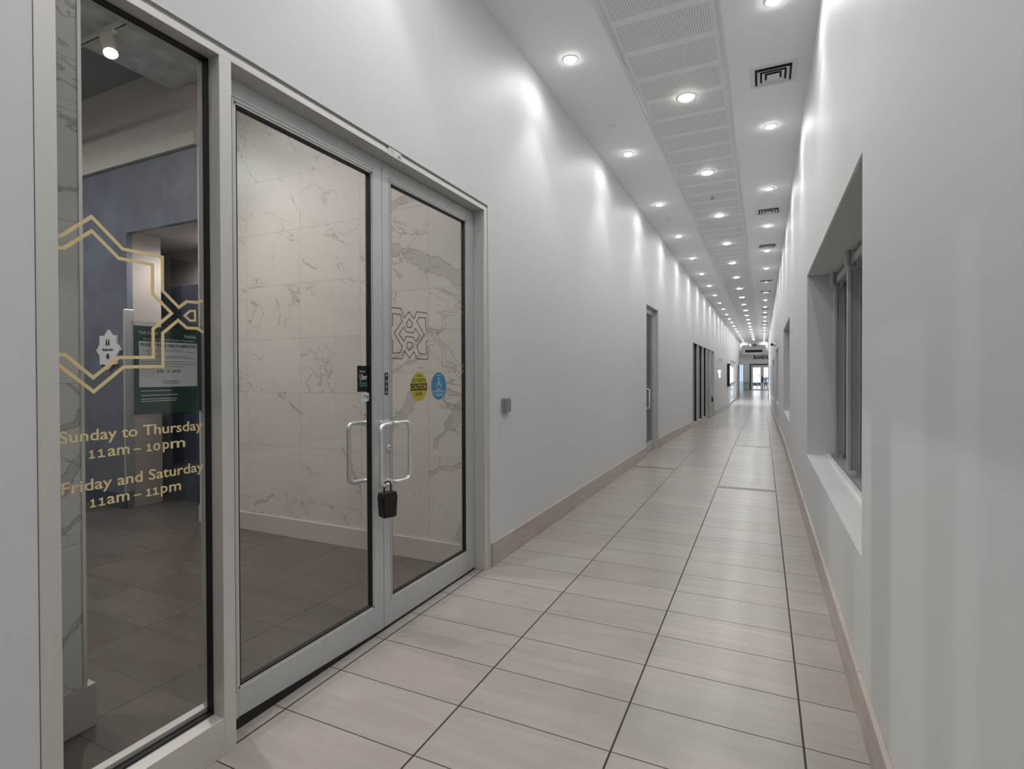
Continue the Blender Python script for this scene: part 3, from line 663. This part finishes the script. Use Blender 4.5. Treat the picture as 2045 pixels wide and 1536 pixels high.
hours_line(-0.2387, [(465, 515, '1'), (540, 620, '1'), (640, 720, 'a'), (730, 850, 'm'), (890, 960, '\u2013'), (1010, 1068, '1'), (1078, 1145, '0'), (1170, 1230, 'p'), (1245, 1385, 'm')], 560)
text('line_of_text', 'Friday and Saturday', M['gold'], t, (xh, 1.010, -0.3185), 0.415, 0.044, bold=0.012)
hours_line(-0.3805, [(465, 525, '1'), (545, 618, '1'), (630, 708, 'a'), (720, 845, 'm'), (888, 957, '\u2013'), (1003, 1060, '1'), (1066, 1132, '1'), (1146, 1212, 'p'), (1228, 1340, 'm')], 1000)

# inspection poster behind the side pane
XP = -1.772
t = thing('inspection_poster', (XP, 1.113, -0.13), 'green health inspection notice in a clear sleeve behind the side pane', 'poster')
bx('sleeve', glassmat('clear_sleeve', (0.86, 0.88, 0.88)), (XP - .001, XP + .002, 0.996, 1.228, -0.132, 0.172), t)
bx('sheet', M['green'], (XP - .0005, XP + .0008, 1.002, 1.222, -0.122, 0.158), t)
bx('certificate', M['paper'], (XP + .0008, XP + .0012, 1.017, 1.207, -0.036, 0.110), t)
xp = XP + .0013
text('lettering', 'York Region', M['stwhite'], t, (xp - .0005, 1.046, 0.136), 0.060, 0.013, bold=0.01)
text('lettering', 'YorkSafe', M['stwhite'], t, (xp - .0005, 1.182, 0.133), 0.042, 0.012, bold=0.01)
text('lettering', 'Community and Health Services Department', M['stwhite'], t, (xp - .0005, 1.115, 0.117), 0.168, 0.009)
text('lettering', 'PROOF OF PUBLIC HEALTH INSPECTION', M['ink'], t, (xp, 1.112, 0.099), 0.182, 0.0105, bold=0.02)
m = MB()
for z, a, b in ((0.086, .25, .75), (0.080, .05, .95), (0.064, .2, .8), (0.059, .05, .95), (0.046, .02, .98), (0.038, .05, .97), (0.030, .3, .78), (-0.016, .35, .7), (-0.021, .4, .65), (-0.026, .38, .68)):
    m.box(xp, xp + .0002, 1.017 + .19 * a, 1.017 + .19 * b, z - 0.0008, z + 0.0008)
m.build('fine_print', M['btn'], t)
text('handwriting', 'July 16 2025', M['ink'], t, (xp, 1.110, 0.014), 0.078, 0.012, bold=0.005)
m = MB()
for z, b in ((-0.048, .5), (-0.062, .62), (-0.074, .6), (-0.081, .58)): m.box(xp - .0005, xp - .0002, 1.022, 1.022 + 0.19 * b, z - 0.0012, z + 0.0012)
m.build('fine_print', M['stwhite'], t)

# access button on wall
t = thing('door_push_button', (XL, 3.47, -0.17), 'small grey square door button on the white wall right of the near doors', 'button')
bx('box', M['btn'], (XL, XL + 0.022, 3.415, 3.525, -0.272, -0.170), t, 0.003)
bx('plate', M['btn'], (XL + 0.022, XL + 0.027, 3.421, 3.519, -0.266, -0.176), t, 0.002)

# ------------------------------------------------------------------ inside the near shop
XI0 = -9.0; ZI = 2.88
struct(MB().box(XI0, -1.80, -2.5, 6.5, -H - 0.1, -H - 0.0005).build('floor', M['dfloor']), 'dark brown-grey tile floor inside the near shop behind the glass doors', 'floor')
struct(MB().box(XI0, -1.83, -2.5, 6.5, ZI, ZI + 0.1).build('ceiling', M['dark']), 'dark charcoal ceiling inside the near shop', 'ceiling')
m = MB(); m.box(XI0 - .1, XI0, -2.5, 6.5, -H, ZI).box(XI0, -1.83, -2.6, -2.5, -H, ZI).box(XI0, -1.83, 6.5, 6.6, -H, ZI).box(-1.83, -1.70, -2.5, 6.5, ZC + 0.1, ZI)
struct(m.build('wall_shop', M['beige']), 'beige plaster outer walls of the near shop', 'wall')
struct(bx('wall_marble', M['marbleR'], (-2.755, -1.83, 3.165, 3.30, -H, ZI)), 'veined marble tile wall behind the right glass door', 'wall')
struct(bx('wall_marble', M['marbleL'], (-4.62, -2.755, 3.165, 3.30, -H, ZI)), 'pale marble tile wall behind the left glass door', 'wall')
mb = pm('marble_base', (0.56, 0.52, 0.47), 0.3, noise=0.06, nscale=2, stretch=(1, 1, 6))
struct(bx('baseboard_shop', mb, (-4.62, -1.83, 3.152, 3.165, -H, -1.170), bevel=0.001), 'pale stone baseboard under the marble wall inside the shop', 'baseboard')
struct(bx('wall_blue', M['bluewall'], (-9.0, -5.70, 3.165, 3.22, -H, 2.08)), 'blue-grey plaster wall with the star-shaped washroom sign inside the shop', 'wall')
struct(bx('wall_header', M['bluewall'], (-5.70, -4.62, 3.165, 3.22, 1.415, 2.08)), 'blue-grey plaster header over the inner passage of the shop', 'wall')
struct(bx('trim_2', M['trackm'], (-9.0, -4.62, 3.13, 3.40, 2.08, 2.20)), 'beige ledge along the top of the blue inner wall', 'trim')
struct(bx('wall_upper', pm('lightened_beige_wall', (0.62, 0.57, 0.52), 0.7), (-9.0, -4.62, 3.165, 3.40, 2.20, ZI)), 'beige upper wall above the blue inner wall', 'wall')  # same beige, lightened in colour because only bounced light reaches it
struct(bx('wall_passage', M['beige'], (-6.9, -4.2, 4.0, 4.1, -H, ZI)), 'beige wall seen through the inner passage of the shop', 'wall')
struct(bx('ceiling', M['beige'], (-6.9, -4.2, 3.22, 4.0, 1.44, 1.50)), 'low beige soffit inside the inner passage', 'ceiling')
struct(bx('wall_passage', M['beige'], (-5.9, -5.705, 3.222, 3.50, -H, 1.44)), 'beige return wall at the left of the inner passage', 'wall')
tag(bx('service_counter', M['darkblue'], (-6.02, -4.3, 3.62, 3.98, -H, 0.95), bevel=0.004), 'tall navy panel behind the inner passage, right of the beige wall', 'panel')
tag(bx('blue_skirting_panel', M['darkblue'], (-9.0, -5.715, 3.145, 3.164, -H, -1.17)), 'dark skirting at the foot of the blue inner wall', 'skirting')
tag(bx('corner_guard', M['steel'], (-5.716, -5.692, 3.135, 3.222, -1.15, 0.66), bevel=0.002), 'tall narrow steel guard on the corner of the blue inner wall', 'corner guard')
# near marble column with metal edge and base
c = struct(bx('wall_column', M['marbleN'], (-2.42, -2.29, -2.5, 1.108, -H, ZI)), 'marble clad wall end just inside the narrow side pane', 'wall')
struct(bx('trim_3', M['steel'], (-2.42, -2.286, 1.108, 1.120, -1.157, ZI - 0.02)), 'bright steel edge strip on the marble wall end', 'trim')
struct(bx('baseboard_shop', mb, (-2.435, -2.278, -2.4, 1.145, -H, -1.157), bevel=0.001), 'stone base block at the foot of the marble wall end', 'baseboard')
tag(bx('concrete_beam', M['concrete'], (-4.95, -4.25, -2.5, 3.16, 2.64, ZI - .001), bevel=0.02), 'rough grey concrete beam crossing under the dark shop ceiling', 'beam')
# washroom star sign
t = thing('washroom_sign', (-6.0, 3.155, 0.26), 'white eight-pointed washroom sign on the blue wall inside the shop', 'sign')
cx, cz = -5.985, 0.262; R = 0.205; poly = []
for k in range(16):
    a = math.pi / 8 * k; r = R if k % 4 == 0 else (R * 1.0 if k % 2 == 0 else R * 0.77); poly.append((cx + r * math.sin(a), cz + r * math.cos(a)))
MB().prism(poly, lambda u, v, d: (u, d, v), 3.140, 3.163).build('star_plate', M['white'], t, bevel=0.002)
m = MB()
for s in (-1, 1): m.box(cx + s * .02 - .012, cx + s * .02 + .012, 3.137, 3.140, cz + 0.045, cz + 0.085).lathe([(0.010, 0), (0.010, -0.003)], (cx + s * .02, 3.140, cz + 0.098), 14, 'y')
m.build('person_symbols', M['ink'], t)
text('lettering', 'Washrooms', M['ink'], t, (cx, 3.139, cz + 0.005), 0.19, 0.028, face='y', depth=0.002)
MB().prism([(cx + (0.032 if k % 2 == 0 else 0.022) * math.sin(math.pi / 8 * k), cz - 0.065 + (0.032 if k % 2 == 0 else 0.022) * math.cos(math.pi / 8 * k)) for k in range(16)], lambda u, v, d: (u, d, v), 3.137, 3.140).build('small_star', M['ink'], t)
# track light
tl = thing('lighting_track', (-4.6, 1.5, 2.52), 'pale ceiling track crossing under the dark shop ceiling, with the lit spotlight on it', 'lighting track')
ty = 2.36
bx('track', M['trackm'], (-7.8, -4.06, ty - 0.018, ty + 0.018, 2.58, 2.615), tl, 0.002)
bx('track_slot', M['vdark'], (-7.7, -4.1, ty - 0.006, ty + 0.006, 2.579, 2.581), tl)
for xx in (-7.2, -5.4, -4.12): bx('hanger_rod', M['trackm'], (xx - .004, xx + .004, ty - .004, ty + .004, 2.61, ZI - 0.001 if xx < -5 else 2.64), tl)
sp = thing('track_spotlight', (-4.38, ty, 2.58), 'lit cylindrical white spotlight hanging from the ceiling track behind the side pane', 'spotlight')
sx = -4.42
MB().tube([(sx, ty, 2.58), (sx, ty, 2.53)], 0.012, 12).build('stem', M['trackm'], sp)
bx('adapter', M['trackm'], (sx - .05, sx + .05, ty - .016, ty + .016, 2.558, 2.58), sp, 0.002)
ax = Vector((0.50, -0.12, -0.86)).normalized(); p0 = Vector((sx - 0.05, ty, 2.545)); p1 = p0 + ax * 0.175
MB().tube([p0, p1], 0.048, 24).build('housing', M['trackm'], sp, smooth=True)
MB().tube([p1 - ax * 0.004, p1 + ax * 0.003], 0.040, 24).build('lamp_lens', M['lens'], sp)
q = (-ax).to_track_quat('Z', 'Y')
l = bpy.data.lights.new('track_beam', 'SPOT'); l.energy = 160; l.spot_size = math.radians(100); l.spot_blend = 0.8; l.color = (1, 0.93, 0.82); l.shadow_soft_size = 0.04
o = bpy.data.objects.new('track_beam', l); COL.objects.link(o); o.parent = sp; o.location = p1 + ax * 0.02 + Vector((0, 0, H)) - WL[sp.name]; o.rotation_euler = q.to_euler()
for i, (x, y, e) in enumerate([(-2.7, 1.7, 85), (-3.6, 0.4, 105), (-6.4, 1.0, 240), (-7.6, 0.2, 60)]):
    d = downlight(x, y, ZI, 0.05, 'round fill lamp added in the dark shop ceiling, %s' % ['over the double doors', 'behind the marble wall end', 'before the blue wall', 'deep in the shop'][i], 'added fill lamps in the shop', 0, e)  # unseen lamps, added to brighten the shop interior
d = downlight(-5.2, 3.7, 1.44, 0.04, 'small fill lamp added in the soffit of the inner passage', 'added fill lamps in the shop', 0, 60)  # unseen lamp, added to brighten the inner passage

# ------------------------------------------------------------------ second door and folding shopfront
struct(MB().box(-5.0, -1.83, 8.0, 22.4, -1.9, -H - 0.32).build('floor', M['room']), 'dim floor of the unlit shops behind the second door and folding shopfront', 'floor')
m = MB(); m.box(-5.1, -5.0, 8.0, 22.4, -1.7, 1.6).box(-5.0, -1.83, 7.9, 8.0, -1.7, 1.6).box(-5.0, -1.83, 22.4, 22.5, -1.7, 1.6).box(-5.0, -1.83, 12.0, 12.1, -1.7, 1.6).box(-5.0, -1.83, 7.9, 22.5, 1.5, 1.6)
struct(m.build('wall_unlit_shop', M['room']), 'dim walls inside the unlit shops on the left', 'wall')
W = thing('window_8', (-1.75, 9.17, fz(9.2)), 'narrow aluminium frame round the single glass door in the left wall', 'door frame', kind='structure')
bx('jamb', M['alu'], (-1.80, XF, 8.602, 8.65, -H, 1.12), W, 0.0015); bx('jamb', M['alu'], (-1.80, XF, 9.69, 9.738, -H, 1.12), W, 0.0015); bx('header', M['alu'], (-1.80, XF, 8.602, 9.738, 1.12, 1.149), W, 0.0015)
D = thing('door_3', (-1.79, 9.17, -H), 'single glass door in the left wall with a pale vertical pull handle', 'door', kind='structure')
for a, b in ((8.652, 8.73), (9.60, 9.688)): bx('stile', M['alu2'], (-1.814, -1.769, a, b, -H + .01, 1.115), D)
bx('top_rail', M['alu2'], (-1.814, -1.769, 8.73, 9.60, 1.03, 1.115), D); bx('bottom_rail', M['alu2'], (-1.814, -1.769, 8.73, 9.60, -H + .01, -1.17), D)
bx('glass_pane', M['glass'], (-1.794, -1.788, 8.73, 9.60, -1.17, 1.03), D)
MB().tube(rpath([(-1.769, 8.70, -0.24), (-1.655, 8.70, -0.24), (-1.655, 8.70, -0.55), (-1.769, 8.70, -0.55)], 0.03), 0.010, 12).build('pull_handle', M['white'], D, smooth=True)

W = thing('window_9', (-1.75, 18.2, fz(18.2)), 'long folding glass shopfront of tall grey framed panels farther down the left wall', 'shopfront', kind='structure')
def fbox(name, mat, x0, x1, a, b, zt, par, lift=0.0):
    return MB().hexa([(x0, a, fz(a) + lift), (x1, a, fz(a) + lift), (x1, b, fz(b) + lift), (x0, b, fz(b) + lift), (x0, a, zt), (x1, a, zt), (x1, b, zt), (x0, b, zt)]).build(name, mat, par)
for a in (14.785, 16.10, 17.50, 18.78): fbox('mullion', M['alu'], -1.80, XF, a, a + 0.10, 0.84, W)
fbox('mullion', M['alu'], -1.80, XF, 21.62, 21.715, 0.84, W)
bx('header', M['alu'], (-1.80, XF, 14.785, 21.715, 0.84, 0.873), W)
for a, b in ((14.885, 16.10), (16.20, 17.50), (17.60, 18.78)):
    fbox('sill', M['alu'], -1.80, -1.72, a, b, fz(b) + 0.10, W)
    bx('glass_pane', M['glass'], (-1.762, -1.756, a, b, fz(b) + 0.07, 0.84), W)
    fbox('gasket', M['black'], -1.775, -1.735, b - 0.045, b - 0.001, 0.84, W, 0.1)
for n, (a, b, lb) in enumerate(((18.89, 20.22, 'nearer glass leaf of the folding shopfront doors with a pale pull handle'), (20.30, 21.61, 'farther glass leaf of the folding shopfront doors with a black lock box'))):
    D = thing('door_%d' % (4 + n), (-1.78, (a + b) / 2, fz(b)), lb, 'door', kind='structure')
    fbox('stile', M['alu2'], -1.80, -1.755, a, a + 0.1, 0.835, D, 0.01); fbox('stile', M['alu2'], -1.80, -1.755, b - 0.1, b, 0.835, D, 0.01)
    bx('top_rail', M['alu2'], (-1.80, -1.755, a + .1, b - .1, 0.75, 0.835), D); fbox('bottom_rail', M['alu2'], -1.80, -1.755, a + .1, b - .1, fz(b) + 0.16, D, 0.01)
    bx('glass_pane', M['glass'], (-1.782, -1.776, a + .1, b - .1, fz(b) + 0.155, 0.76), D)
    yy = b - 0.06 if n == 0 else a + 0.06
    MB().tube(rpath([(-1.755, yy, -0.42), (-1.66, yy, -0.42), (-1.66, yy, -0.78), (-1.755, yy, -0.78)], 0.03), 0.011, 12).build('pull_handle', M['white'], D, smooth=True)
fbox('sliding_post', M['alu'], -1.752, -1.67, 20.235, 20.285, 0.84, W)
LB2 = thing('key_lock_box', (-1.66, 20.36, -1.02), 'small black lock box hanging on the far folding shopfront door', 'lock box')
bx('body', M['blackp'], (-1.70, -1.62, 20.30, 20.42, -1.00, -0.84), LB2, 0.008)
MB().tube(rpath([(-1.66, 20.335, -0.85), (-1.66, 20.335, -0.765), (-1.66, 20.385, -0.765), (-1.66, 20.385, -0.85)], 0.02), 0.006, 10).build('shackle', M['blackp'], LB2)

# small round projecting sign, lit wall fitting, screen
t = thing('blade_sign', (XL, 23.0, 0.5), 'pale round projecting sign high on the left wall past the folding shopfront', 'sign')
MB().lathe([(0.085, -0.015), (0.095, 0.0), (0.085, 0.015)], (XL + 0.14, 23.0, 0.57), 28, 'y').build('disc', M['wall'], t, smooth=True)
MB().tube([(XL, 23.0, 0.57), (XL + 0.05, 23.0, 0.57)], 0.012).build('bracket', M['alu'], t)
t = thing('wall_lantern', (XL, 23.1, -0.2), 'small brightly lit white wall light below the round projecting sign', 'wall light')
bx('back_plate', M['btn'], (XL, XL + 0.015, 23.02, 23.18, -0.12, 0.22), t)
lm = emit('wall_light_glass', (0.95, 1.0, 1.0), 2.0)
MB().lathe([(0.02, -0.07), (0.055, -0.04), (0.065, 0.0), (0.055, 0.04), (0.02, 0.06)], (XL + 0.085, 23.1, 0.10), 20).build('globe', lm, t, smooth=True)
MB().lathe([(0.02, -0.12), (0.032, -0.08), (0.03, 0.08)], (XL + 0.10, 23.1, -0.04), 16).build('lower_glass', lm, t, smooth=True)
bx('arm', M['btn'], (XL + 0.015, XL + 0.07, 23.09, 23.11, 0.02, 0.04), t)
t = thing('wall_screen', (XL, 30.4, -0.64), 'black framed vertical display, its reflection built as a glow, projecting from the left wall before the bright glass door', 'screen')
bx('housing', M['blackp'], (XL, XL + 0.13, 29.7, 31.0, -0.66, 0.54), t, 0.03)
bx('display', emit('screen_reflection_glow', (0.80, 0.97, 0.95), 1.3), (XL + 0.13, XL + 0.134, 29.85, 30.85, -0.50, 0.42), t)  # emission stands in for the reflection on the glossy front
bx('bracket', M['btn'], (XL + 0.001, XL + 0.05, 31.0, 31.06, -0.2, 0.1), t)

# glass door opened to the sky and far plain doorway in left wall
zf = fz(35)
W = thing('door_6', (-1.75, 35.6, zf), 'bright glass door in the left wall, opened to the sky in place of a reflection', 'door', kind='structure')  # sky behind the panes stands in for lobby light reflected in them
for a in (32.41, 38.79): bx('mullion', M['framegrey'], (-1.80, XL + 0.002, a, a + 0.1, zf, 0.76), W)
for a in (34.5, 36.7): bx('mullion', M['framegrey'], (-1.775, -1.745, a, a + 0.04, zf, 0.76), W)
bx('header', M['framegrey'], (-1.80, XL + 0.002, 32.41, 38.89, 0.70, 0.798), W); bx('mid_rail', M['framegrey'], (-1.78, -1.74, 32.51, 38.79, -0.62, -0.55), W); bx('sill', M['framegrey'], (-1.80, -1.70, 32.51, 38.79, zf, zf + 0.1), W)
for a, b in ((32.51, 34.5), (34.6, 36.7), (36.8, 38.79)): bx('glass_pane', M['glass'], (-1.762, -1.756, a, b, zf + 0.1, 0.70), W)
W = thing('door_7', (-1.75, 43.5, zf), 'grey panelled doorway at the very end of the left wall', 'door', kind='structure')
bx('frame', M['framegrey'], (-1.80, XL + 0.01, 41.61, 41.75, zf, 0.655), W); bx('frame', M['framegrey'], (-1.80, XL + 0.01, 45.25, 45.39, zf, 0.655), W); bx('frame', M['framegrey'], (-1.80, XL + 0.01, 41.75, 45.25, 0.56, 0.655), W)
bx('door_panel', pm('door_paint', (0.5, 0.47, 0.46), 0.5), (-1.82, -1.74, 41.75, 45.25, zf, 0.56), W)

# security camera on right wall
t = thing('security_camera', (XR, 18.5, 0.8), 'small dark security camera on a pale mount high on the right wall', 'camera')
MB().lathe([(0.06, 0), (0.06, -0.02), (0.045, -0.04)], (XR, 18.5, 0.90), 20, 'x').build('mount', M['white'], t, smooth=True)
MB().tube([(XR - 0.035, 18.5, 0.90), (XR - 0.09, 18.42, 0.90)], 0.018).build('arm', M['white'], t)
MB().tube([(XR - 0.075, 18.5, 0.905), (XR - 0.105, 18.30, 0.90)], 0.042, 18).build('housing', M['btn'], t, smooth=True)
MB().tube([(XR - 0.105, 18.30, 0.90), (XR - 0.107, 18.285, 0.90)], 0.030, 18).build('camera_lens', M['black'], t)

# ------------------------------------------------------------------ far end: bulkhead, lobby, outside
struct(MB().box(-1.83, 0.92, YE, YE + 0.2, 1.50, ZC + 0.1).build('wall_bulkhead', M['wall']), 'white bulkhead closing the top of the corridor at its far end', 'wall')
bh = thing('bulkhead_box', (-0.67, YE, 1.5), 'boxed white duct with a dark slot on the bulkhead at the corridor end', 'duct box')
bx('casing', M['wall'], (-1.48, 0.145, YE - 0.35, YE - 0.001, 1.50, 2.25), bh)
bx('slot_grille', M['vdark'], (-1.28, -0.06, YE - 0.357, YE - 0.35, 1.66, 1.86), bh)
bx('lip', M['sill'], (-1.28, -0.06, YE - 0.39, YE - 0.35, 1.60, 1.66), bh)
t = thing('exit_sign', (-0.6, 45.0, 2.1), 'dark exit sign box hanging below the ceiling at the corridor end', 'sign')
bx('box', M['blackp'], (-0.78, -0.44, 45.0, 45.06, 2.12, 2.30), t, 0.005)
for xx in (-0.70, -0.53): bx('pictogram', M['btn'], (xx - .05, xx + .05, 44.995, 45.0, 2.16, 2.27), t)
bx('hanger', M['trim'], (-0.62, -0.60, 45.02, 45.04, 2.30, ZC - .001), t)
t = thing('emergency_light', (-0.95, 45.2, 2.2), 'small white emergency lamp beside the hanging exit sign', 'lamp')
MB().tube([(-0.93, 45.1, 2.25), (-0.86, 44.98, 2.14)], 0.045, 16).build('lamp_head', emit('emergency_lamp', (1, 1, 1), 1.2), t, smooth=True)
MB().tube([(-0.93, 45.1, 2.25), (-0.93, 45.1, ZC - .002)], 0.012).build('stem', M['trim'], t)
zl = -H - DROP
m = MB(); m.box(-3.3, -3.2, YE, YD, zl, 2.7).box(1.6, 1.7, YE, YD, zl, 2.7).box(-3.2, -1.83, YE, YE + 0.15, zl, 2.7).box(0.92, 1.6, YE, YE + 0.15, zl, 2.7)
struct(m.build('wall_lobby', M['wall']), 'white side walls of the lobby at the far end', 'wall')
struct(bx('ceiling', M['ceil'], (-3.3, 1.7, YE + .2, YD + .2, 2.6, 2.7)), 'ceiling of the far lobby', 'ceiling')
m = MB(); m.box(-3.3, -2.35, YD, YD + 0.2, zl, 2.7).box(-1.93, -1.32, YD, YD + 0.2, zl, 2.7).box(-2.35, -1.93, YD, YD + .2, 0.98, 2.7).box(-1.32, 1.7, YD, YD + .2, 1.06, 2.7).box(1.3, 1.7, YD, YD + .2, zl, 1.06)
struct(m.build('wall_end', M['wall']), 'pale far end wall carrying the sign letters above the exit doors', 'wall')
for i, (x, y) in enumerate([(-2.3, 49), (-0.6, 49), (1.0, 49), (-2.3, 55), (-0.6, 55), (1.0, 55), (-2.3, 60.5), (-0.6, 60.5), (1.0, 60.5)]):
    downlight(x, y, 2.6, 0.066, 'round fill lamp added in the far lobby ceiling', 'added fill lamps in the lobby', 0, 45)  # added lamps, out of view behind the bulkhead, that brighten the lobby
t = thing('sign_letters', (-0.2, YD, 1.5), 'dark raised sign letters on the pale wall above the far exit doors', 'sign')
for k, ch in enumerate('BANDI'): text('letter', ch, M['ink'], t, (-0.80 + k * 0.295, YD - 0.001, 1.755), 0.27 if ch != 'I' else 0.10, 0.38, face='y', depth=0.04, bold=0.03)
ED = thing('door_8', (0.0, YD, zl), 'bright glass double exit doors in a dark surround at the far end', 'door', kind='structure')
bx('surround', pm('dark_surround', (0.05, 0.05, 0.055), 0.5), (-1.32, -1.18, YD - 0.05, YD + 0.1, zl, 1.06), ED)
bx('surround', pm('dark_surround2', (0.05, 0.05, 0.055), 0.5), (-1.18, 1.3, YD - 0.05, YD + 0.1, 0.92, 1.06), ED)
wf = pm('pale_door_frame', (0.62, 0.66, 0.66), 0.4)
bx('top_rail', wf, (-1.18, 1.3, YD - 0.02, YD + 0.04, 0.66, 0.92), ED); bx('bottom_rail', wf, (-1.18, 1.3, YD - 0.02, YD + 0.04, zl, zl + 0.12), ED)
for a, b in ((-1.18, -0.98), (-0.27, -0.10), (-0.10, 0.07), (0.75, 1.3)): bx('stile', wf, (a, b, YD - 0.02, YD + 0.04, zl + 0.12, 0.66), ED)
for a, b in ((-0.98, -0.27), (0.07, 0.75)): bx('glass_pane', M['glass'], (a, b, YD + 0.005, YD + 0.012, zl + 0.12, 0.66), ED)
bx('lock_case', M['blackp'], (-0.15, -0.03, YD - 0.06, YD - 0.02, -0.95, -0.30), ED)
GD = thing('door_9', (-2.14, YD, zl), 'narrow blue-lit glass door left of the far exit doors', 'door', kind='structure')
for a, b in ((-2.35, -2.31), (-2.14, -2.11), (-1.97, -1.93)): bx('stile', M['framegrey'], (a, b, YD - 0.02, YD + 0.04, zl, 0.98), GD)
for a, b in ((-2.31, -2.14), (-2.11, -1.97)): bx('glass_pane', M['frosty'], (a, b, YD + 0.005, YD + 0.012, zl, 0.98), GD)
tag(bx('wall_bench', M['framegrey'], (-1.90, -1.36, YD - 0.12, YD - 0.001, -1.05, -0.90)), 'grey rail on the wall between the far doors', 'rail')
tag(bx('wall_heater', M['rail'], (-1.88, -1.38, YD - 0.10, YD - 0.001, zl + 0.05, -1.15), bevel=0.005), 'low grey wall panel under the rail between the far doors', 'heater')

struct(MB().box(-60, 60, 25, 140, zl - 0.12, zl - 0.105).build('ground', M['outside']), 'pale sunlit paving outside the glass doors', 'ground')
ZG = zl - 0.105
# person outside the far doors
P = thing('person', (0.27, 65.2, ZG), 'person in dark blue jacket and dark trousers standing outside the far glass doors', 'person')
def skin(name, verts, edges, rad, mat, parent):
    me = bpy.data.meshes.new(name); base = WL[parent.name]
    me.from_pydata([Vector((v[0], v[1], v[2])) for v in verts], edges, []); me.materials.append(mat)
    o = bpy.data.objects.new(name, me); COL.objects.link(o); o.parent = parent; WL[o.name] = base
    md = o.modifiers.new('skin', 'SKIN'); md.use_smooth_shade = True
    lay = me.skin_vertices[0] if me.skin_vertices else None
    if lay is None:
        bm = bmesh.new(); bm.from_mesh(me); bm.verts.layers.skin.verify(); bm.to_mesh(me); bm.free(); lay = me.skin_vertices[0]
    for i, r in enumerate(rad): lay.data[i].radius = (r, r); lay.data[i].use_root = (i == 0)
    s = o.modifiers.new('sub', 'SUBSURF'); s.levels = 1; s.render_levels = 2
    return o
V = [(0, 0, .92), (0, 0, 1.12), (0, 0, 1.36), (0, 0, 1.47), (0, 0, 1.56), (0, -.01, 1.68), (-.09, 0, .86), (-.10, 0, .48), (-.10, .01, .09), (-.10, -.10, .04), (.09, 0, .86), (.11, .02, .48), (.12, .03, .09), (.12, -.08, .04),
     (-.17, 0, 1.38), (-.22, 0, 1.12), (-.20, -.08, .88), (-.20, -.1, .80), (.17, 0, 1.38), (.28, .02, 1.14), (.22, -.05, .92), (.20, -.08, .85)]
E = [(0, 1), (1, 2), (2, 3), (3, 4), (4, 5), (0, 6), (6, 7), (7, 8), (8, 9), (0, 10), (10, 11), (11, 12), (12, 13), (2, 14), (14, 15), (15, 16), (16, 17), (2, 18), (18, 19), (19, 20), (20, 21)]
RD = [.13, .12, .14, .06, .055, .085, .085, .06, .04, .035, .085, .06, .04, .035, .06, .045, .035, .03, .06, .045, .035, .03]
skin('body', V, E, RD, M['skin'], P)
Vj = [(0, 0, .90)] + [V[i] for i in (1, 2, 3, 14, 15, 16, 18, 19, 20)]
skin('jacket', Vj, [(0, 1), (1, 2), (2, 3), (2, 4), (4, 5), (5, 6), (2, 7), (7, 8), (8, 9)], [.17, .155, .165, .07, .08, .062, .05, .08, .062, .05], M['cloth'], P)
skin('trousers', [(0, 0, 1.0)] + [V[i] for i in (6, 7, 8, 10, 11, 12)], [(0, 1), (1, 2), (2, 3), (0, 4), (4, 5), (5, 6)], [.15, .125, .085, .062, .125, .085, .062], M['cloth2'], P)
skin('hair', [(0, .02, 1.66), (0, .01, 1.75)], [(0, 1)], [.085, .075], M['ink'], P)
def patio_chair(x, y, lab):
    t = thing('patio_chair', (x, y, ZG), lab, 'chair', 'patio chairs outside the far doors')
    z = ZG; dm = M['cloth2']
    bx('seat', dm, (x - .22, x + .22, y - .22, y + .22, z + .43, z + .47), t, 0.01)
    bx('backrest', dm, (x - .22, x + .22, y + .20, y + .24, z + .50, z + .88), t, 0.01)
    for sx in (-.2, .2):
        for sy in (-.2, .2): bx('leg', dm, (x + sx - .018, x + sx + .018, y + sy - .018, y + sy + .018, z, z + (.88 if sy > 0 else .43)), t)
patio_chair(-0.84, 65.4, 'left dark patio chair seen outside through the far glass doors'); patio_chair(-0.40, 66.2, 'right dark patio chair seen outside through the far glass doors')
t = thing('patio_post', (-0.42, 67.6, ZG), 'slim dark post with a small square head outside the far glass doors', 'post')
MB().tube([(-0.42, 67.6, ZG), (-0.42, 67.6, ZG + 1.65)], 0.035).build('pole', M['btn'], t); bx('head', M['btn'], (-0.52, -0.32, 67.55, 67.65, ZG + 1.55, ZG + 1.78), t)
